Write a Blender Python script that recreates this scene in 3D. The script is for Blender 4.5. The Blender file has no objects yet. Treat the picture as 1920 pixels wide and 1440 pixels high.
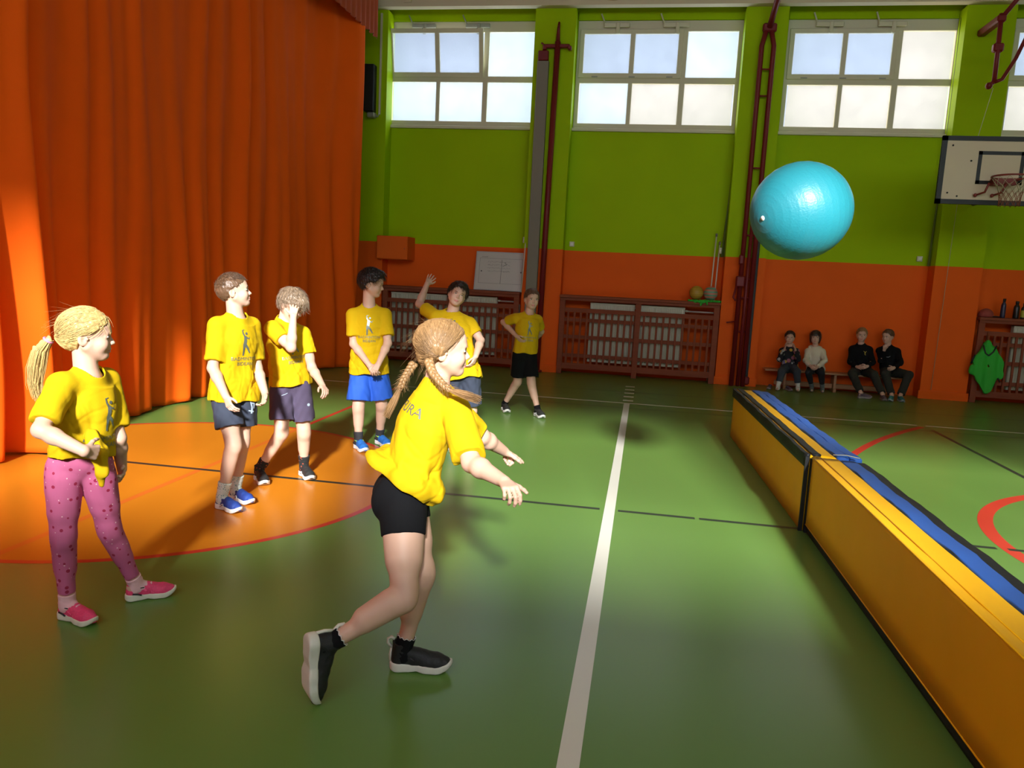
import bpy, math, random
import numpy as np
from mathutils import Vector, Matrix
from mathutils.bvhtree import BVHTree

S = bpy.context.scene
COL = S.collection

# ------------------------------------------------------------------ camera
cd = bpy.data.cameras.new('camera'); cam = bpy.data.objects.new('camera', cd); COL.objects.link(cam)
cd.sensor_width = 36.0; cd.lens = 1425 / 1920 * 36.0; cd.clip_start = 0.05; cd.clip_end = 200
RT = Vector((0.98374016, 0.17257961, 0.04971485)); UP = Vector((-0.07261154, 0.12900602, 0.9889818)); FW = Vector((-0.16426458, 0.976511, -0.13943968))
cam.matrix_world = Matrix(((RT.x, UP.x, -FW.x, 0), (RT.y, UP.y, -FW.y, 0), (RT.z, UP.z, -FW.z, 1.6), (0, 0, 0, 1)))
S.camera = cam

# ------------------------------------------------------------------ light
S.view_settings.view_transform = 'Standard'; S.view_settings.look = 'None'
S.view_settings.gamma = 1.0; S.view_settings.use_curve_mapping = False
S.view_settings.exposure = 0.0
wd = bpy.data.worlds.new('sky'); S.world = wd; wd.use_nodes = True
wd.node_tree.nodes['Background'].inputs[0].default_value = (0.75, 0.85, 1.0, 1)
wd.node_tree.nodes['Background'].inputs[1].default_value = 1.0
SUN_EL = math.radians(27.0); SUN_AZ = math.radians(11.7); SUN_POWER = 24.0
sd = bpy.data.lights.new('sun', 'SUN'); sd.energy = SUN_POWER; sd.angle = math.radians(4.5); sd.color = (1.0, 0.93, 0.80)
so = bpy.data.objects.new('sun', sd); COL.objects.link(so); so.location = (3, -12, 8)
so.rotation_euler = Vector((math.sin(SUN_AZ) * math.cos(SUN_EL), -math.cos(SUN_AZ) * math.cos(SUN_EL), math.sin(SUN_EL))).to_track_quat('Z', 'Y').to_euler()
SKY_FRONT, SKY_REAR = 52.0, 135.0        # W of the daylight standing outside each frosted window

def sky_panel(x0, x1, z0, z1, y, toward, power):
    """daylight of the overcast sky, just outside one frosted window"""
    ld = bpy.data.lights.new('window_daylight', 'AREA'); ld.shape = 'RECTANGLE'; ld.size = x1 - x0; ld.size_y = z1 - z0
    ld.energy = power; ld.color = (0.93, 0.96, 1.0)
    lo = bpy.data.objects.new('window_daylight', ld); COL.objects.link(lo)
    lo.location = ((x0 + x1) / 2, y, (z0 + z1) / 2); lo.rotation_euler = (-math.pi / 2 if toward > 0 else math.pi / 2, 0, 0)
    return lo

# ------------------------------------------------------------------ materials
MATS = {}
def mat(name, col, rough=0.6, metal=0.0, spec=0.5, bump=0.0, bscale=200.0, var=0.0, vscale=8.0, coat=0.0, stretch=(1, 1, 1), sheen=0.0):
    if name in MATS: return MATS[name]
    m = bpy.data.materials.new(name); m.use_nodes = True; nt = m.node_tree; N = nt.nodes; L = nt.links
    b = N['Principled BSDF']; b.inputs['Base Color'].default_value = (*col, 1); b.inputs['Roughness'].default_value = rough
    b.inputs['Metallic'].default_value = metal; b.inputs['Specular IOR Level'].default_value = spec
    b.inputs['Coat Weight'].default_value = coat; b.inputs['Sheen Weight'].default_value = sheen
    tc = N.new('ShaderNodeTexCoord'); mp = N.new('ShaderNodeMapping'); mp.inputs['Scale'].default_value = stretch
    L.new(tc.outputs['Object'], mp.inputs[0])
    if var > 0:
        n = N.new('ShaderNodeTexNoise'); n.inputs['Scale'].default_value = vscale; n.inputs['Detail'].default_value = 4
        L.new(mp.outputs[0], n.inputs['Vector'])
        mx = N.new('ShaderNodeMix'); mx.data_type = 'RGBA'
        mx.inputs[6].default_value = (*[c * (1 - var) for c in col], 1); mx.inputs[7].default_value = (*[min(1, c * (1 + var)) for c in col], 1)
        L.new(n.outputs['Fac'], mx.inputs[0]); L.new(mx.outputs[2], b.inputs['Base Color'])
    if bump > 0:
        n = N.new('ShaderNodeTexNoise'); n.inputs['Scale'].default_value = bscale; n.inputs['Detail'].default_value = 3
        L.new(mp.outputs[0], n.inputs['Vector'])
        bp = N.new('ShaderNodeBump'); bp.inputs['Strength'].default_value = bump; bp.inputs['Distance'].default_value = 0.01
        L.new(n.outputs['Fac'], bp.inputs['Height']); L.new(bp.outputs[0], b.inputs['Normal'])
    MATS[name] = m; return m

def zmat(name, lo, hi, zc, rough=0.55):
    """wall paint: one colour below the height zc and another above"""
    m = mat(name, lo, rough, spec=.06); nt = m.node_tree; N = nt.nodes; L = nt.links; b = N['Principled BSDF']
    g = N.new('ShaderNodeNewGeometry'); sx = N.new('ShaderNodeSeparateXYZ'); L.new(g.outputs['Position'], sx.inputs[0])
    gt = N.new('ShaderNodeMath'); gt.operation = 'GREATER_THAN'; gt.inputs[1].default_value = zc; L.new(sx.outputs['Z'], gt.inputs[0])
    n = N.new('ShaderNodeTexNoise'); n.inputs['Scale'].default_value = 1.3; n.inputs['Detail'].default_value = 5; L.new(g.outputs['Position'], n.inputs['Vector'])
    def two(c):
        mx = N.new('ShaderNodeMix'); mx.data_type = 'RGBA'
        mx.inputs[6].default_value = (*[v * 0.9 for v in c], 1); mx.inputs[7].default_value = (*[v * 1.1 for v in c], 1)
        L.new(n.outputs['Fac'], mx.inputs[0]); return mx.outputs[2]
    mx = N.new('ShaderNodeMix'); mx.data_type = 'RGBA'; L.new(gt.outputs[0], mx.inputs[0]); L.new(two(lo), mx.inputs[6]); L.new(two(hi), mx.inputs[7])
    L.new(mx.outputs[2], b.inputs['Base Color'])
    n2 = N.new('ShaderNodeTexNoise'); n2.inputs['Scale'].default_value = 60; L.new(g.outputs['Position'], n2.inputs['Vector'])
    bp = N.new('ShaderNodeBump'); bp.inputs['Strength'].default_value = 0.08; bp.inputs['Distance'].default_value = 0.01
    L.new(n2.outputs['Fac'], bp.inputs['Height']); L.new(bp.outputs[0], b.inputs['Normal'])
    return m

def glass_mat(name, tint):
    m = bpy.data.materials.new(name); m.use_nodes = True; nt = m.node_tree; N = nt.nodes; L = nt.links
    N.remove(N['Principled BSDF']); out = N['Material Output']
    tr = N.new('ShaderNodeBsdfTransparent'); tl = N.new('ShaderNodeBsdfTranslucent'); gl = N.new('ShaderNodeBsdfGlossy'); gl.inputs['Roughness'].default_value = 0.25
    tc = N.new('ShaderNodeTexCoord'); n = N.new('ShaderNodeTexNoise'); n.inputs['Scale'].default_value = 3.0; n.inputs['Detail'].default_value = 6
    L.new(tc.outputs['Object'], n.inputs['Vector'])
    mx = N.new('ShaderNodeMix'); mx.data_type = 'RGBA'; mx.inputs[6].default_value = (*[c * 0.92 for c in tint], 1); mx.inputs[7].default_value = (*[min(1, c * 1.05) for c in tint], 1)
    L.new(n.outputs['Fac'], mx.inputs[0]); L.new(mx.outputs[2], tr.inputs[0]); L.new(mx.outputs[2], tl.inputs[0])
    m1 = N.new('ShaderNodeMixShader'); m1.inputs[0].default_value = 0.12; L.new(tr.outputs[0], m1.inputs[1]); L.new(tl.outputs[0], m1.inputs[2])
    m2 = N.new('ShaderNodeMixShader'); m2.inputs[0].default_value = 0.04; L.new(m1.outputs[0], m2.inputs[1]); L.new(gl.outputs[0], m2.inputs[2])
    L.new(m2.outputs[0], out.inputs[0]); return m

# ------------------------------------------------------------------ object helpers
def empty(name, loc=(0, 0, 0), label=None, cat=None, group=None):
    o = bpy.data.objects.new(name, None); COL.objects.link(o); o.location = loc; o.empty_display_size = 0.1
    return tag(o, label, cat, group)
def tag(o, label=None, cat=None, group=None, kind=None):
    if label: o['label'] = label
    if cat: o['category'] = cat
    if group: o['group'] = group
    if kind: o['kind'] = kind
    return o
def link(name, me, parent=None):
    o = bpy.data.objects.new(name, me); COL.objects.link(o)
    if parent is not None:
        o.parent = parent
        bpy.context.view_layer.update() if False else None
        o.matrix_parent_inverse = parent_world(parent).inverted()
    return o
def parent_world(p):
    m = Matrix.LocRotScale(p.location, p.rotation_euler, p.scale)
    if p.parent is not None: m = parent_world(p.parent) @ p.matrix_parent_inverse @ m
    return m

class MB:
    """collects shapes and links them as ONE mesh object"""
    def __init__(s): s.v = []; s.f = []; s.mi = []; s.sm = []
    def add(s, v, f, mi=0, smooth=False):
        o = len(s.v); s.v += [tuple(p) for p in v]; s.f += [tuple(i + o for i in q) for q in f]; s.mi += [mi] * len(f); s.sm += [smooth] * len(f); return s
    def box(s, x0, x1, y0, y1, z0, z1, mi=0, bev=0.0, M=None):
        if bev <= 0:
            v = [(x, y, z) for z in (z0, z1) for y in (y0, y1) for x in (x0, x1)]
            f = [(0, 2, 3, 1), (4, 5, 7, 6), (0, 1, 5, 4), (2, 6, 7, 3), (0, 4, 6, 2), (1, 3, 7, 5)]
        else:
            b = min(bev, (x1 - x0) / 2.01, (y1 - y0) / 2.01, (z1 - z0) / 2.01); v = []; idx = {}
            X, Y, Z = (x0, x1), (y0, y1), (z0, z1)
            for i in (0, 1):
                for j in (0, 1):
                    for k in (0, 1):
                        sx, sy, sz = (1, -1)[i], (1, -1)[j], (1, -1)[k]
                        idx[i, j, k, 0] = len(v); v.append((X[i], Y[j] + sy * b, Z[k] + sz * b))
                        idx[i, j, k, 1] = len(v); v.append((X[i] + sx * b, Y[j], Z[k] + sz * b))
                        idx[i, j, k, 2] = len(v); v.append((X[i] + sx * b, Y[j] + sy * b, Z[k]))
            f = []
            cyc = [(0, 0), (1, 0), (1, 1), (0, 1)]
            for i in (0, 1):
                q = [idx[i, a, c, 0] for a, c in cyc]; f.append(q if i else q[::-1])
                q = [idx[c, i, a, 1] for a, c in cyc]; f.append(q if i else q[::-1])
                q = [idx[a, c, i, 2] for a, c in cyc]; f.append(q if i else q[::-1])
            for i in (0, 1):
                for j in (0, 1):
                    q = [idx[i, j, 0, 0], idx[i, j, 1, 0], idx[i, j, 1, 1], idx[i, j, 0, 1]]; f.append(q if (i ^ j) else q[::-1])
                    q = [idx[0, i, j, 1], idx[1, i, j, 1], idx[1, i, j, 2], idx[0, i, j, 2]]; f.append(q if (i ^ j) else q[::-1])
                    q = [idx[i, 0, j, 2], idx[i, 1, j, 2], idx[i, 1, j, 0], idx[i, 0, j, 0]]; f.append(q if (i ^ j) else q[::-1])
            for i in (0, 1):
                for j in (0, 1):
                    for k in (0, 1):
                        q = [idx[i, j, k, 0], idx[i, j, k, 1], idx[i, j, k, 2]]; f.append(q if (i ^ j ^ k) else q[::-1])
        if M is not None: v = [tuple(M @ Vector(p)) for p in v]
        return s.add(v, f, mi)
    def tube(s, pts, r, n=10, mi=0, cap=True, closed=False, smooth=True):
        pts = [Vector(p) for p in pts]; m = len(pts); rs = r if isinstance(r, (list, tuple)) else [r] * m
        v = []; f = []; ref = None
        for i, p in enumerate(pts):
            a = pts[(i - 1) % m] if (i > 0 or closed) else p; b = pts[(i + 1) % m] if (i < m - 1 or closed) else p
            t = (b - a).normalized()
            if ref is None:
                ref = t.orthogonal().normalized()
            ref = (ref - t * ref.dot(t)).normalized(); q = t.cross(ref)
            for k in range(n):
                an = 2 * math.pi * k / n; v.append(p + (ref * math.cos(an) + q * math.sin(an)) * rs[i])
        for i in range(m if closed else m - 1):
            j = (i + 1) % m
            for k in range(n): f.append((i * n + k, i * n + (k + 1) % n, j * n + (k + 1) % n, j * n + k))
        if cap and not closed:
            f.append(tuple(range(n))[::-1]); f.append(tuple((m - 1) * n + k for k in range(n)))
        return s.add(v, f, mi, smooth)
    def lathe(s, prof, c=(0, 0, 0), n=24, mi=0, M=None, smooth=True):
        v = []; f = []
        for (r, z) in prof:
            for k in range(n):
                a = 2 * math.pi * k / n; v.append((c[0] + r * math.cos(a), c[1] + r * math.sin(a), c[2] + z))
        for i in range(len(prof) - 1):
            for k in range(n): f.append((i * n + k, i * n + (k + 1) % n, (i + 1) * n + (k + 1) % n, (i + 1) * n + k))
        if M is not None: v = [tuple(M @ Vector(p)) for p in v]
        return s.add(v, f, mi, smooth)
    def sphere(s, c, r, n=16, mi=0, M=None):
        rr = r if isinstance(r, (list, tuple)) else (r, r, r); v = []; f = []
        for i in range(n // 2 + 1):
            th = math.pi * i / (n // 2)
            for k in range(n):
                a = 2 * math.pi * k / n; p = Vector((rr[0] * math.sin(th) * math.cos(a), rr[1] * math.sin(th) * math.sin(a), rr[2] * math.cos(th)))
                if M is not None: p = M @ p
                v.append(p + Vector(c))
        for i in range(n // 2):
            for k in range(n): f.append((i * n + k, (i + 1) * n + k, (i + 1) * n + (k + 1) % n, i * n + (k + 1) % n))
        return s.add(v, f, mi, True)
    def build(s, name, mats, parent=None, label=None):
        me = bpy.data.meshes.new(name); me.from_pydata(s.v, [], s.f)
        for m in (mats if isinstance(mats, (list, tuple)) else [mats]): me.materials.append(m)
        me.polygons.foreach_set('material_index', s.mi); me.polygons.foreach_set('use_smooth', s.sm); me.update()
        o = link(name, me, parent)
        if label: o['label'] = label
        return o

def quad_mesh(name, V, Q, mats, mi=None, parent=None, smooth=True):
    me = bpy.data.meshes.new(name); me.vertices.add(len(V)); me.vertices.foreach_set('co', np.ascontiguousarray(V, dtype=np.float32).ravel())
    n = len(Q); me.loops.add(n * 4); me.loops.foreach_set('vertex_index', np.ascontiguousarray(Q, dtype=np.int32).ravel())
    me.polygons.add(n); me.polygons.foreach_set('loop_start', np.arange(0, n * 4, 4, dtype=np.int32))
    if mi is not None: me.polygons.foreach_set('material_index', mi.astype(np.int32))
    for m in (mats if isinstance(mats, (list, tuple)) else [mats]): me.materials.append(m)
    me.update(calc_edges=True); me.validate()
    me.polygons.foreach_set('use_smooth', np.ones(len(me.polygons), dtype=bool) if smooth else np.zeros(len(me.polygons), dtype=bool))
    return link(name, me, parent)
# ------------------------------------------------------------------ implicit-surface modelling
A3 = lambda v: np.array(v, dtype=np.float64)
def unit(v): v = A3(v); return v / max(1e-9, np.linalg.norm(v))

class Field:
    def __init__(s, lo, hi, h):
        s.lo = A3(lo); s.h = h; s.n = np.maximum(4, np.ceil((A3(hi) - s.lo) / h).astype(int) + 1)
        s.D = np.full(s.n, 0.06, dtype=np.float32)
        s.ax = [(s.lo[i] + h * np.arange(s.n[i])).astype(np.float32) for i in range(3)]
    def sl(s, lo, hi, m):
        a = np.clip(np.floor((A3(lo) - m - s.lo) / s.h).astype(int), 0, s.n); b = np.clip(np.ceil((A3(hi) + m - s.lo) / s.h).astype(int) + 1, 0, s.n)
        return tuple(slice(int(x), int(y)) for x, y in zip(a, b))
    def xyz(s, sl): return s.ax[0][sl[0]][:, None, None], s.ax[1][sl[1]][None, :, None], s.ax[2][sl[2]][None, None, :]
    def put(s, sl, d, k, op):
        A = s.D[sl]
        if A.size == 0: return
        if op == 'u':
            if k <= 0: R = np.minimum(A, d)
            else:
                h = np.clip(0.5 + 0.5 * (A - d) / k, 0, 1); R = A * (1 - h) + d * h - k * h * (1 - h)
        else:
            if k <= 0: R = np.maximum(A, -d)
            else:
                h = np.clip(0.5 - 0.5 * (A + d) / k, 0, 1); R = A * (1 - h) - d * h + k * h * (1 - h)
        s.D[sl] = R
    def rc(s, a, b, r1, r2, k=0.01, op='u', cuts=()):
        a, b = A3(a), A3(b); m = 0.02 + k
        sl = s.sl(np.minimum(a - r1, b - r2), np.maximum(a + r1, b + r2), m)
        X, Y, Z = s.xyz(sl); ba = b - a; l2 = max(1e-9, ba @ ba)
        t = np.clip(((X - a[0]) * ba[0] + (Y - a[1]) * ba[1] + (Z - a[2]) * ba[2]) / l2, 0, 1)
        d = np.sqrt((X - a[0] - ba[0] * t) ** 2 + (Y - a[1] - ba[1] * t) ** 2 + (Z - a[2] - ba[2] * t) ** 2) - (r1 + (r2 - r1) * t)
        for p, n in cuts:
            n = unit(n); d = np.maximum(d, (X - p[0]) * n[0] + (Y - p[1]) * n[1] + (Z - p[2]) * n[2])
        s.put(sl, d, k, op)
    def el(s, c, r, fr=None, k=0.01, op='u'):
        c = A3(c); r = A3(r); R = np.eye(3) if fr is None else np.array(fr); R_ = max(r)
        sl = s.sl(c - R_, c + R_, 0.02 + k); X, Y, Z = s.xyz(sl); X = X - c[0]; Y = Y - c[1]; Z = Z - c[2]
        q = [(X * R[i][0] + Y * R[i][1] + Z * R[i][2]) / r[i] for i in range(3)]
        k0 = np.sqrt(q[0] ** 2 + q[1] ** 2 + q[2] ** 2); k1 = np.sqrt((q[0] / r[0]) ** 2 + (q[1] / r[1]) ** 2 + (q[2] / r[2]) ** 2)
        s.put(sl, k0 * (k0 - 1) / np.maximum(k1, 1e-6), k, op)
    def loft(s, o, fr, us, a, b, k=0.02, off=None, p=2.3, op='u'):
        """elliptic tube: fr=(left, fwd, up) axes at origin o, half sizes a(u), b(u); off = forward offset(u)"""
        o = A3(o); L, Fd, U = [A3(v) for v in fr]; R = max(max(a), max(b)) + 0.03
        e0, e1 = o + U * us[0], o + U * us[-1]
        sl = s.sl(np.minimum(e0, e1) - R, np.maximum(e0, e1) + R, 0.02); X, Y, Z = s.xyz(sl); X = X - o[0]; Y = Y - o[1]; Z = Z - o[2]
        u = X * U[0] + Y * U[1] + Z * U[2]; x = X * L[0] + Y * L[1] + Z * L[2]; y = X * Fd[0] + Y * Fd[1] + Z * Fd[2]
        au = np.interp(u, us, a); bu = np.interp(u, us, b)
        if off is not None: y = y - np.interp(u, us, off)
        q = (np.abs(x / au) ** p + np.abs(y / bu) ** p) ** (1 / p)
        d = ((q - 1) * np.minimum(au, bu)).astype(np.float32); d = np.maximum(d, np.maximum(u - us[-1], us[0] - u))
        s.put(sl, d, k, op)
    def plane(s, p, n):
        n = unit(n); X, Y, Z = s.xyz((slice(None),) * 3)
        s.D = np.maximum(s.D, ((X - p[0]) * n[0] + (Y - p[1]) * n[1] + (Z - p[2]) * n[2]).astype(np.float32))
    def noise(s, amp, waves, sl=None, w=None):
        X, Y, Z = s.xyz((slice(None),) * 3); t = 0
        for kx, ky, kz, ph in waves: t = t + np.sin(X * kx + Y * ky + Z * kz + ph)
        t = t * (amp / math.sqrt(len(waves)))
        s.D = (s.D + (t if w is None else t * w)).astype(np.float32)
    def nets(s):
        D = s.D; D[0] = D[-1] = 0.05; D[:, 0] = D[:, -1] = 0.05; D[:, :, 0] = D[:, :, -1] = 0.05
        S_ = D < 0; c = np.zeros(np.array(D.shape) - 1, dtype=np.int8)
        offs = [(i, j, k) for i in (0, 1) for j in (0, 1) for k in (0, 1)]
        nx, ny, nz = D.shape
        for i, j, k in offs: c += S_[i:nx - 1 + i, j:ny - 1 + j, k:nz - 1 + k]
        mask = (c > 0) & (c < 8); pts = np.argwhere(mask); idx = np.full(mask.shape, -1, dtype=np.int32); idx[mask] = np.arange(len(pts))
        P = np.zeros((len(pts), 3)); cnt = np.zeros(len(pts))
        for a in offs:
            for ax in range(3):
                if a[ax]: continue
                b = list(a); b[ax] = 1
                da = D[pts[:, 0] + a[0], pts[:, 1] + a[1], pts[:, 2] + a[2]]; db = D[pts[:, 0] + b[0], pts[:, 1] + b[1], pts[:, 2] + b[2]]
                cr = (da < 0) != (db < 0); t = da[cr] / (da[cr] - db[cr]); q = np.tile(A3(a), (len(t), 1)); q[:, ax] += t
                P[cr] += q; cnt[cr] += 1
        V = s.lo + s.h * (pts + P / cnt[:, None]); Qs = []
        for ax in range(3):
            a1, a2 = (ax + 1) % 3, (ax + 2) % 3
            sa = [slice(1, -1)] * 3; sb = [slice(1, -1)] * 3; sa[ax] = slice(0, -1); sb[ax] = slice(1, None)
            A_ = S_[tuple(sa)]; q = np.argwhere(A_ != S_[tuple(sb)])
            if len(q) == 0: continue
            ins = A_[q[:, 0], q[:, 1], q[:, 2]]; base = q.copy(); base[:, a1] += 1; base[:, a2] += 1
            def cell(d1, d2):
                r = base.copy(); r[:, a1] += d1; r[:, a2] += d2; return idx[r[:, 0], r[:, 1], r[:, 2]]
            Q = np.stack([cell(-1, -1), cell(0, -1), cell(0, 0), cell(-1, 0)], 1); Q[~ins] = Q[~ins][:, ::-1]; Qs.append(Q)
        Q = np.concatenate(Qs); Q = Q[(Q >= 0).all(1)]
        return V, Q

rng = np.random.RandomState(7)
def waves(n, lo, hi, vert=1.0, seed=0, ax=None):
    r = np.random.RandomState(seed); out = []
    for i in range(n):
        d = r.normal(size=3); d[2] *= vert; d /= np.linalg.norm(d); k = 2 * math.pi / r.uniform(lo, hi); out.append((*(d * k), r.uniform(0, 6.28)))
    return out
# ------------------------------------------------------------------ people
def lerp(a, b, t): return A3(a) * (1 - t) + A3(b) * t

def head_prims(F, o, fr, s):
    f, l, u = fr; W = lambda x, y, z: o + (f * x + l * y + u * z) * s; R = (f, l, u)
    F.el(W(-.010, 0, .020), A3((.092, .074, .086)) * s, R, .01)
    F.el(W(.030, 0, -.040), A3((.056, .055, .066)) * s, R, .022)
    F.el(W(.045, 0, .026), A3((.044, .052, .048)) * s, R, .02)
    for y in (1, -1): F.rc(W(.004, .050 * y, -.050), W(.056, .014 * y, -.090), .020 * s, .017 * s, .022)
    F.el(W(.062, 0, -.091), A3((.020, .022, .017)) * s, R, .014)
    for y in (1, -1): F.el(W(.052, .032 * y, -.040), A3((.030, .026, .030)) * s, R, .016)
    for y in (1, -1): F.el(W(.096, .033 * y, -.006), A3((.016, .021, .012)) * s, R, .014, 's')
    for y in (1, -1): F.el(W(.0665, .030 * y, -.007), A3((.0155, .0165, .0115)) * s, R, .004)
    F.el(W(.078, 0, .010), A3((.012, .036, .009)) * s, R, .014)
    F.rc(W(.078, 0, -.002), W(.097, 0, -.034), .006 * s, .0095 * s, .009)
    for y in (1, -1): F.el(W(.089, .0095 * y, -.039), A3((.009, .007, .006)) * s, R, .005)
    F.el(W(.080, 0, -.058), A3((.010, .020, .012)) * s, R, .010)
    F.el(W(.0855, 0, -.0625), A3((.007, .019, .0048)) * s, R, .004)
    F.el(W(.0840, 0, -.0725), A3((.007, .017, .0050)) * s, R, .004)
    F.el(W(.0930, 0, -.0672), A3((.008, .021, .0014)) * s, R, .002, 's')
    for y in (1, -1):
        c = W(-.012, .073 * y, -.016); fl = unit(f * .25 + l * y); fu = unit(u - fl * (u @ fl)); ff = np.cross(fl, fu)
        F.el(c, A3((.020, .0075, .031)) * s, (unit(ff), fl, fu), .004)
        F.el(c + (fl * .0085 + f * .004) * s, A3((.011, .007, .020)) * s, (unit(ff), fl, fu), .004, 's')
        F.el(c + (fl * .002 + f * .016) * s, A3((.006, .004, .006)) * s, (unit(ff), fl, fu), .003)

def hand_prims(F, wr, d, n, thumb, s=.85, curl=(25, 30, 20), spread=5, tcurl=15, point=None, k=.003):
    """wr wrist, d pointing direction, n palm normal, thumb side vector"""
    d = unit(d); n = unit(n - d * (n @ d)); t = unit(thumb - d * (thumb @ d) - n * (thumb @ n)); wr = A3(wr)
    ys = (.027, .0092, -.0092, -.0265); ks = []
    for i, y in enumerate(ys):
        kn = wr + (d * (.078 - (0, 0, .002, .008)[i]) + t * y) * s; ks.append(kn)
        F.rc(wr + t * y * .45 * s, kn, .0135 * s, .0105 * s, .009)
    F.el(wr + (d * .028 + t * .018 + n * .006) * s, A3((.026, .014, .014)) * s, (d, t, n), .01)
    Ls = ((.036, .022, .018), (.040, .026, .019), (.037, .024, .019), (.029, .018, .016)); rs = (.0088, .0092, .0088, .0078)
    for i in range(4):
        p = ks[i]; a = 0; sp = math.radians((1.5, .5, -.5, -1.6)[i] * spread)
        cu = curl if point is None or i != point else (5, 6, 4)
        for j in range(3):
            a += math.radians(cu[j] * (1 + .12 * i)); dr = unit((d * math.cos(sp) + t * math.sin(sp)) * math.cos(a) + n * math.sin(a))
            q = p + dr * Ls[i][j] * s; F.rc(p, q, rs[i] * s * (1 - .07 * j), rs[i] * s * (.94 - .07 * j), k); p = q
    p = wr + (d * .026 + t * .026 + n * .004) * s; a = 0
    for j, (L_, r) in enumerate(((.034, .0115), (.026, .0095), (.020, .0085))):
        a = math.radians(42 - tcurl * j); dr = unit(d * math.cos(a) + t * math.sin(a) + n * .25)
        q = p + dr * L_ * s; F.rc(p, q, r * s, r * .9 * s, .005); p = q

def body_frames(J):
    up = unit(J['neck'] - J['pel']); cl = unit(J['Lsh'] - J['Rsh']); cl = unit(cl - up * (cl @ up)); cf = np.cross(cl, up)
    hl = unit(J['Lhip'] - J['Rhip']); hl = unit(hl - up * (hl @ up)); hf = np.cross(hl, up)
    return up, cl, cf, hl, hf

def limb_prims(J, q, off=0.0, fat=1.0):
    """list of (tag, a, b, r1, r2) of arms and legs"""
    up, cl, cf, hl, hf = body_frames(J); out = []; af = 1 + (fat - 1) * .35
    for s in 'RL':
        sh, el, wr = J[s + 'sh'], J[s + 'el'], J[s + 'wr']
        out += [('arm' + s, sh, el, .037 * q * af, .031 * q * af), ('arm' + s, lerp(sh, el, .25), lerp(sh, el, .7), .038 * q * af, .034 * q * af),
                ('fore' + s, el, lerp(el, wr, .3), .031 * q * af, .0315 * q * af), ('fore' + s, lerp(el, wr, .3), wr, .0315 * q * af, .0215 * q)]
        hip, kn, an = J[s + 'hip'], J[s + 'kn'], J[s + 'an']; t = unit(kn - hip); sh_ = unit(an - kn)
        bk = unit((t - sh_) * -1 - hf * .6); bk = unit(-hf - sh_ * (-hf @ sh_))
        out += [('thigh' + s, hip, kn, .068 * q * fat, .047 * q), ('thigh' + s, lerp(hip, kn, .15), lerp(hip, kn, .6), .069 * q * fat, .058 * q * fat),
                ('thigh' + s, lerp(hip, kn, .92) + hf * .010 * q, lerp(kn, an, .06) + hf * .012 * q, .043 * q, .039 * q),
                ('shin' + s, kn, an, .044 * q, .028 * q), ('shin' + s, lerp(kn, an, .16) + bk * .010 * q, lerp(kn, an, .5) + bk * .010 * q, .045 * q * fat, .038 * q * fat)]
    return [(t, a, b, r1 + off, r2 + off) for t, a, b, r1, r2 in out]

def torso_prims(F, J, q, off=0.0, k=.03, low=True, high=True):
    up, cl, cf, hl, hf = body_frames(J); T = np.linalg.norm(J['neck'] - J['pel']); pel = J['pel']; o = off
    if low:
        F.el(pel + up * .03 * q, (.112 * q + o, .080 * q + o, .105 * q + o), (hl, hf, up), k)
        for s in (1, -1): F.el(pel + hl * s * .045 * q - hf * .028 * q - up * .015 * q, (.058 * q + o, .060 * q + o, .070 * q + o), (hl, hf, up), k)
    if high:
        F.rc(pel + up * .06 * q, pel + up * (T - .16 * q), .080 * q + o, .085 * q + o, k)
        F.el(pel + up * (T - .155 * q), (.118 * q + o, .084 * q + o, .14 * q + o), (cl, cf, up), k)
        for s in 'RL': F.rc(J['neck'] - up * .030 * q, J[s + 'sh'] - up * .006, .040 * q + o, .034 * q + o, k)

def bounds(J, m): P = np.array(list(J.values())); return P.min(0) - m, P.max(0) + m

def make_body(P, J, root, skin, lips):
    q = P['q']; hs = P['hs']; up, cl, cf, hl, hf = body_frames(J); h = P.get('h', .004)
    lo, hi = bounds(J, .17); lo[2] = min(J['Ran'][2], J['Lan'][2]) - .1
    F = Field(lo, hi, h)
    torso_prims(F, J, q)
    for t, a, b, r1, r2 in limb_prims(J, q, 0, P.get('fat', 1)): F.rc(a, b, r1, r2, .018)
    if P.get('glute'):
        for t in (1, -1): F.el(J['pel'] + hl * t * .045 * q - hf * P['glute'] - up * .01, (.062 * q, .070 * q, .085 * q), (hl, hf, up), .03)
    hfwd = unit(P['hf']); hup = unit(A3(P['hu']) - hfwd * (A3(P['hu']) @ hfwd)); hl_ = np.cross(hup, hfwd)
    o = J['head']; fr = (hfwd, hl_, hup)
    F.rc(J['neck'] - up * .03 * q, o + (-hfwd * .014 - hup * .055) * hs, .052 * q, .044 * q, .02)
    head_prims(F, o, fr, hs)
    for s in 'RL':
        hd = P.get('hand' + s, {}); d = J[s + 'hd'] - J[s + 'wr']; n = A3(hd.get('n', -cl * (1 if s == 'L' else -1))); t = A3(hd.get('t', cf))
        hand_prims(F, J[s + 'wr'], d, n, t, P.get('hands', .84), hd.get('curl', (22, 28, 18)), hd.get('spread', 4), hd.get('tc', 15), hd.get('point'))
        an = J[s + 'an']; ft, fu = foot_frame(P, J, s)
        F.rc(an, an - fu * .02 - ft * .012, .030 * q, .028 * q, .015); F.rc(an - fu * .030, an - fu * .045 + ft * .10, .026 * q, .018 * q, .02)
    V, Q = F.nets()
    C = V[Q].mean(1) - o; x, y, z = C @ hfwd / hs, C @ hl_ / hs, C @ hup / hs
    mi = (((x > .080) & ((y / .0185) ** 2 + ((z + .0675) / .0078) ** 2 < 1)) * 1)
    ob = quad_mesh('body', V, Q, [skin, lips], mi, root)
    return fr, o

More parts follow.
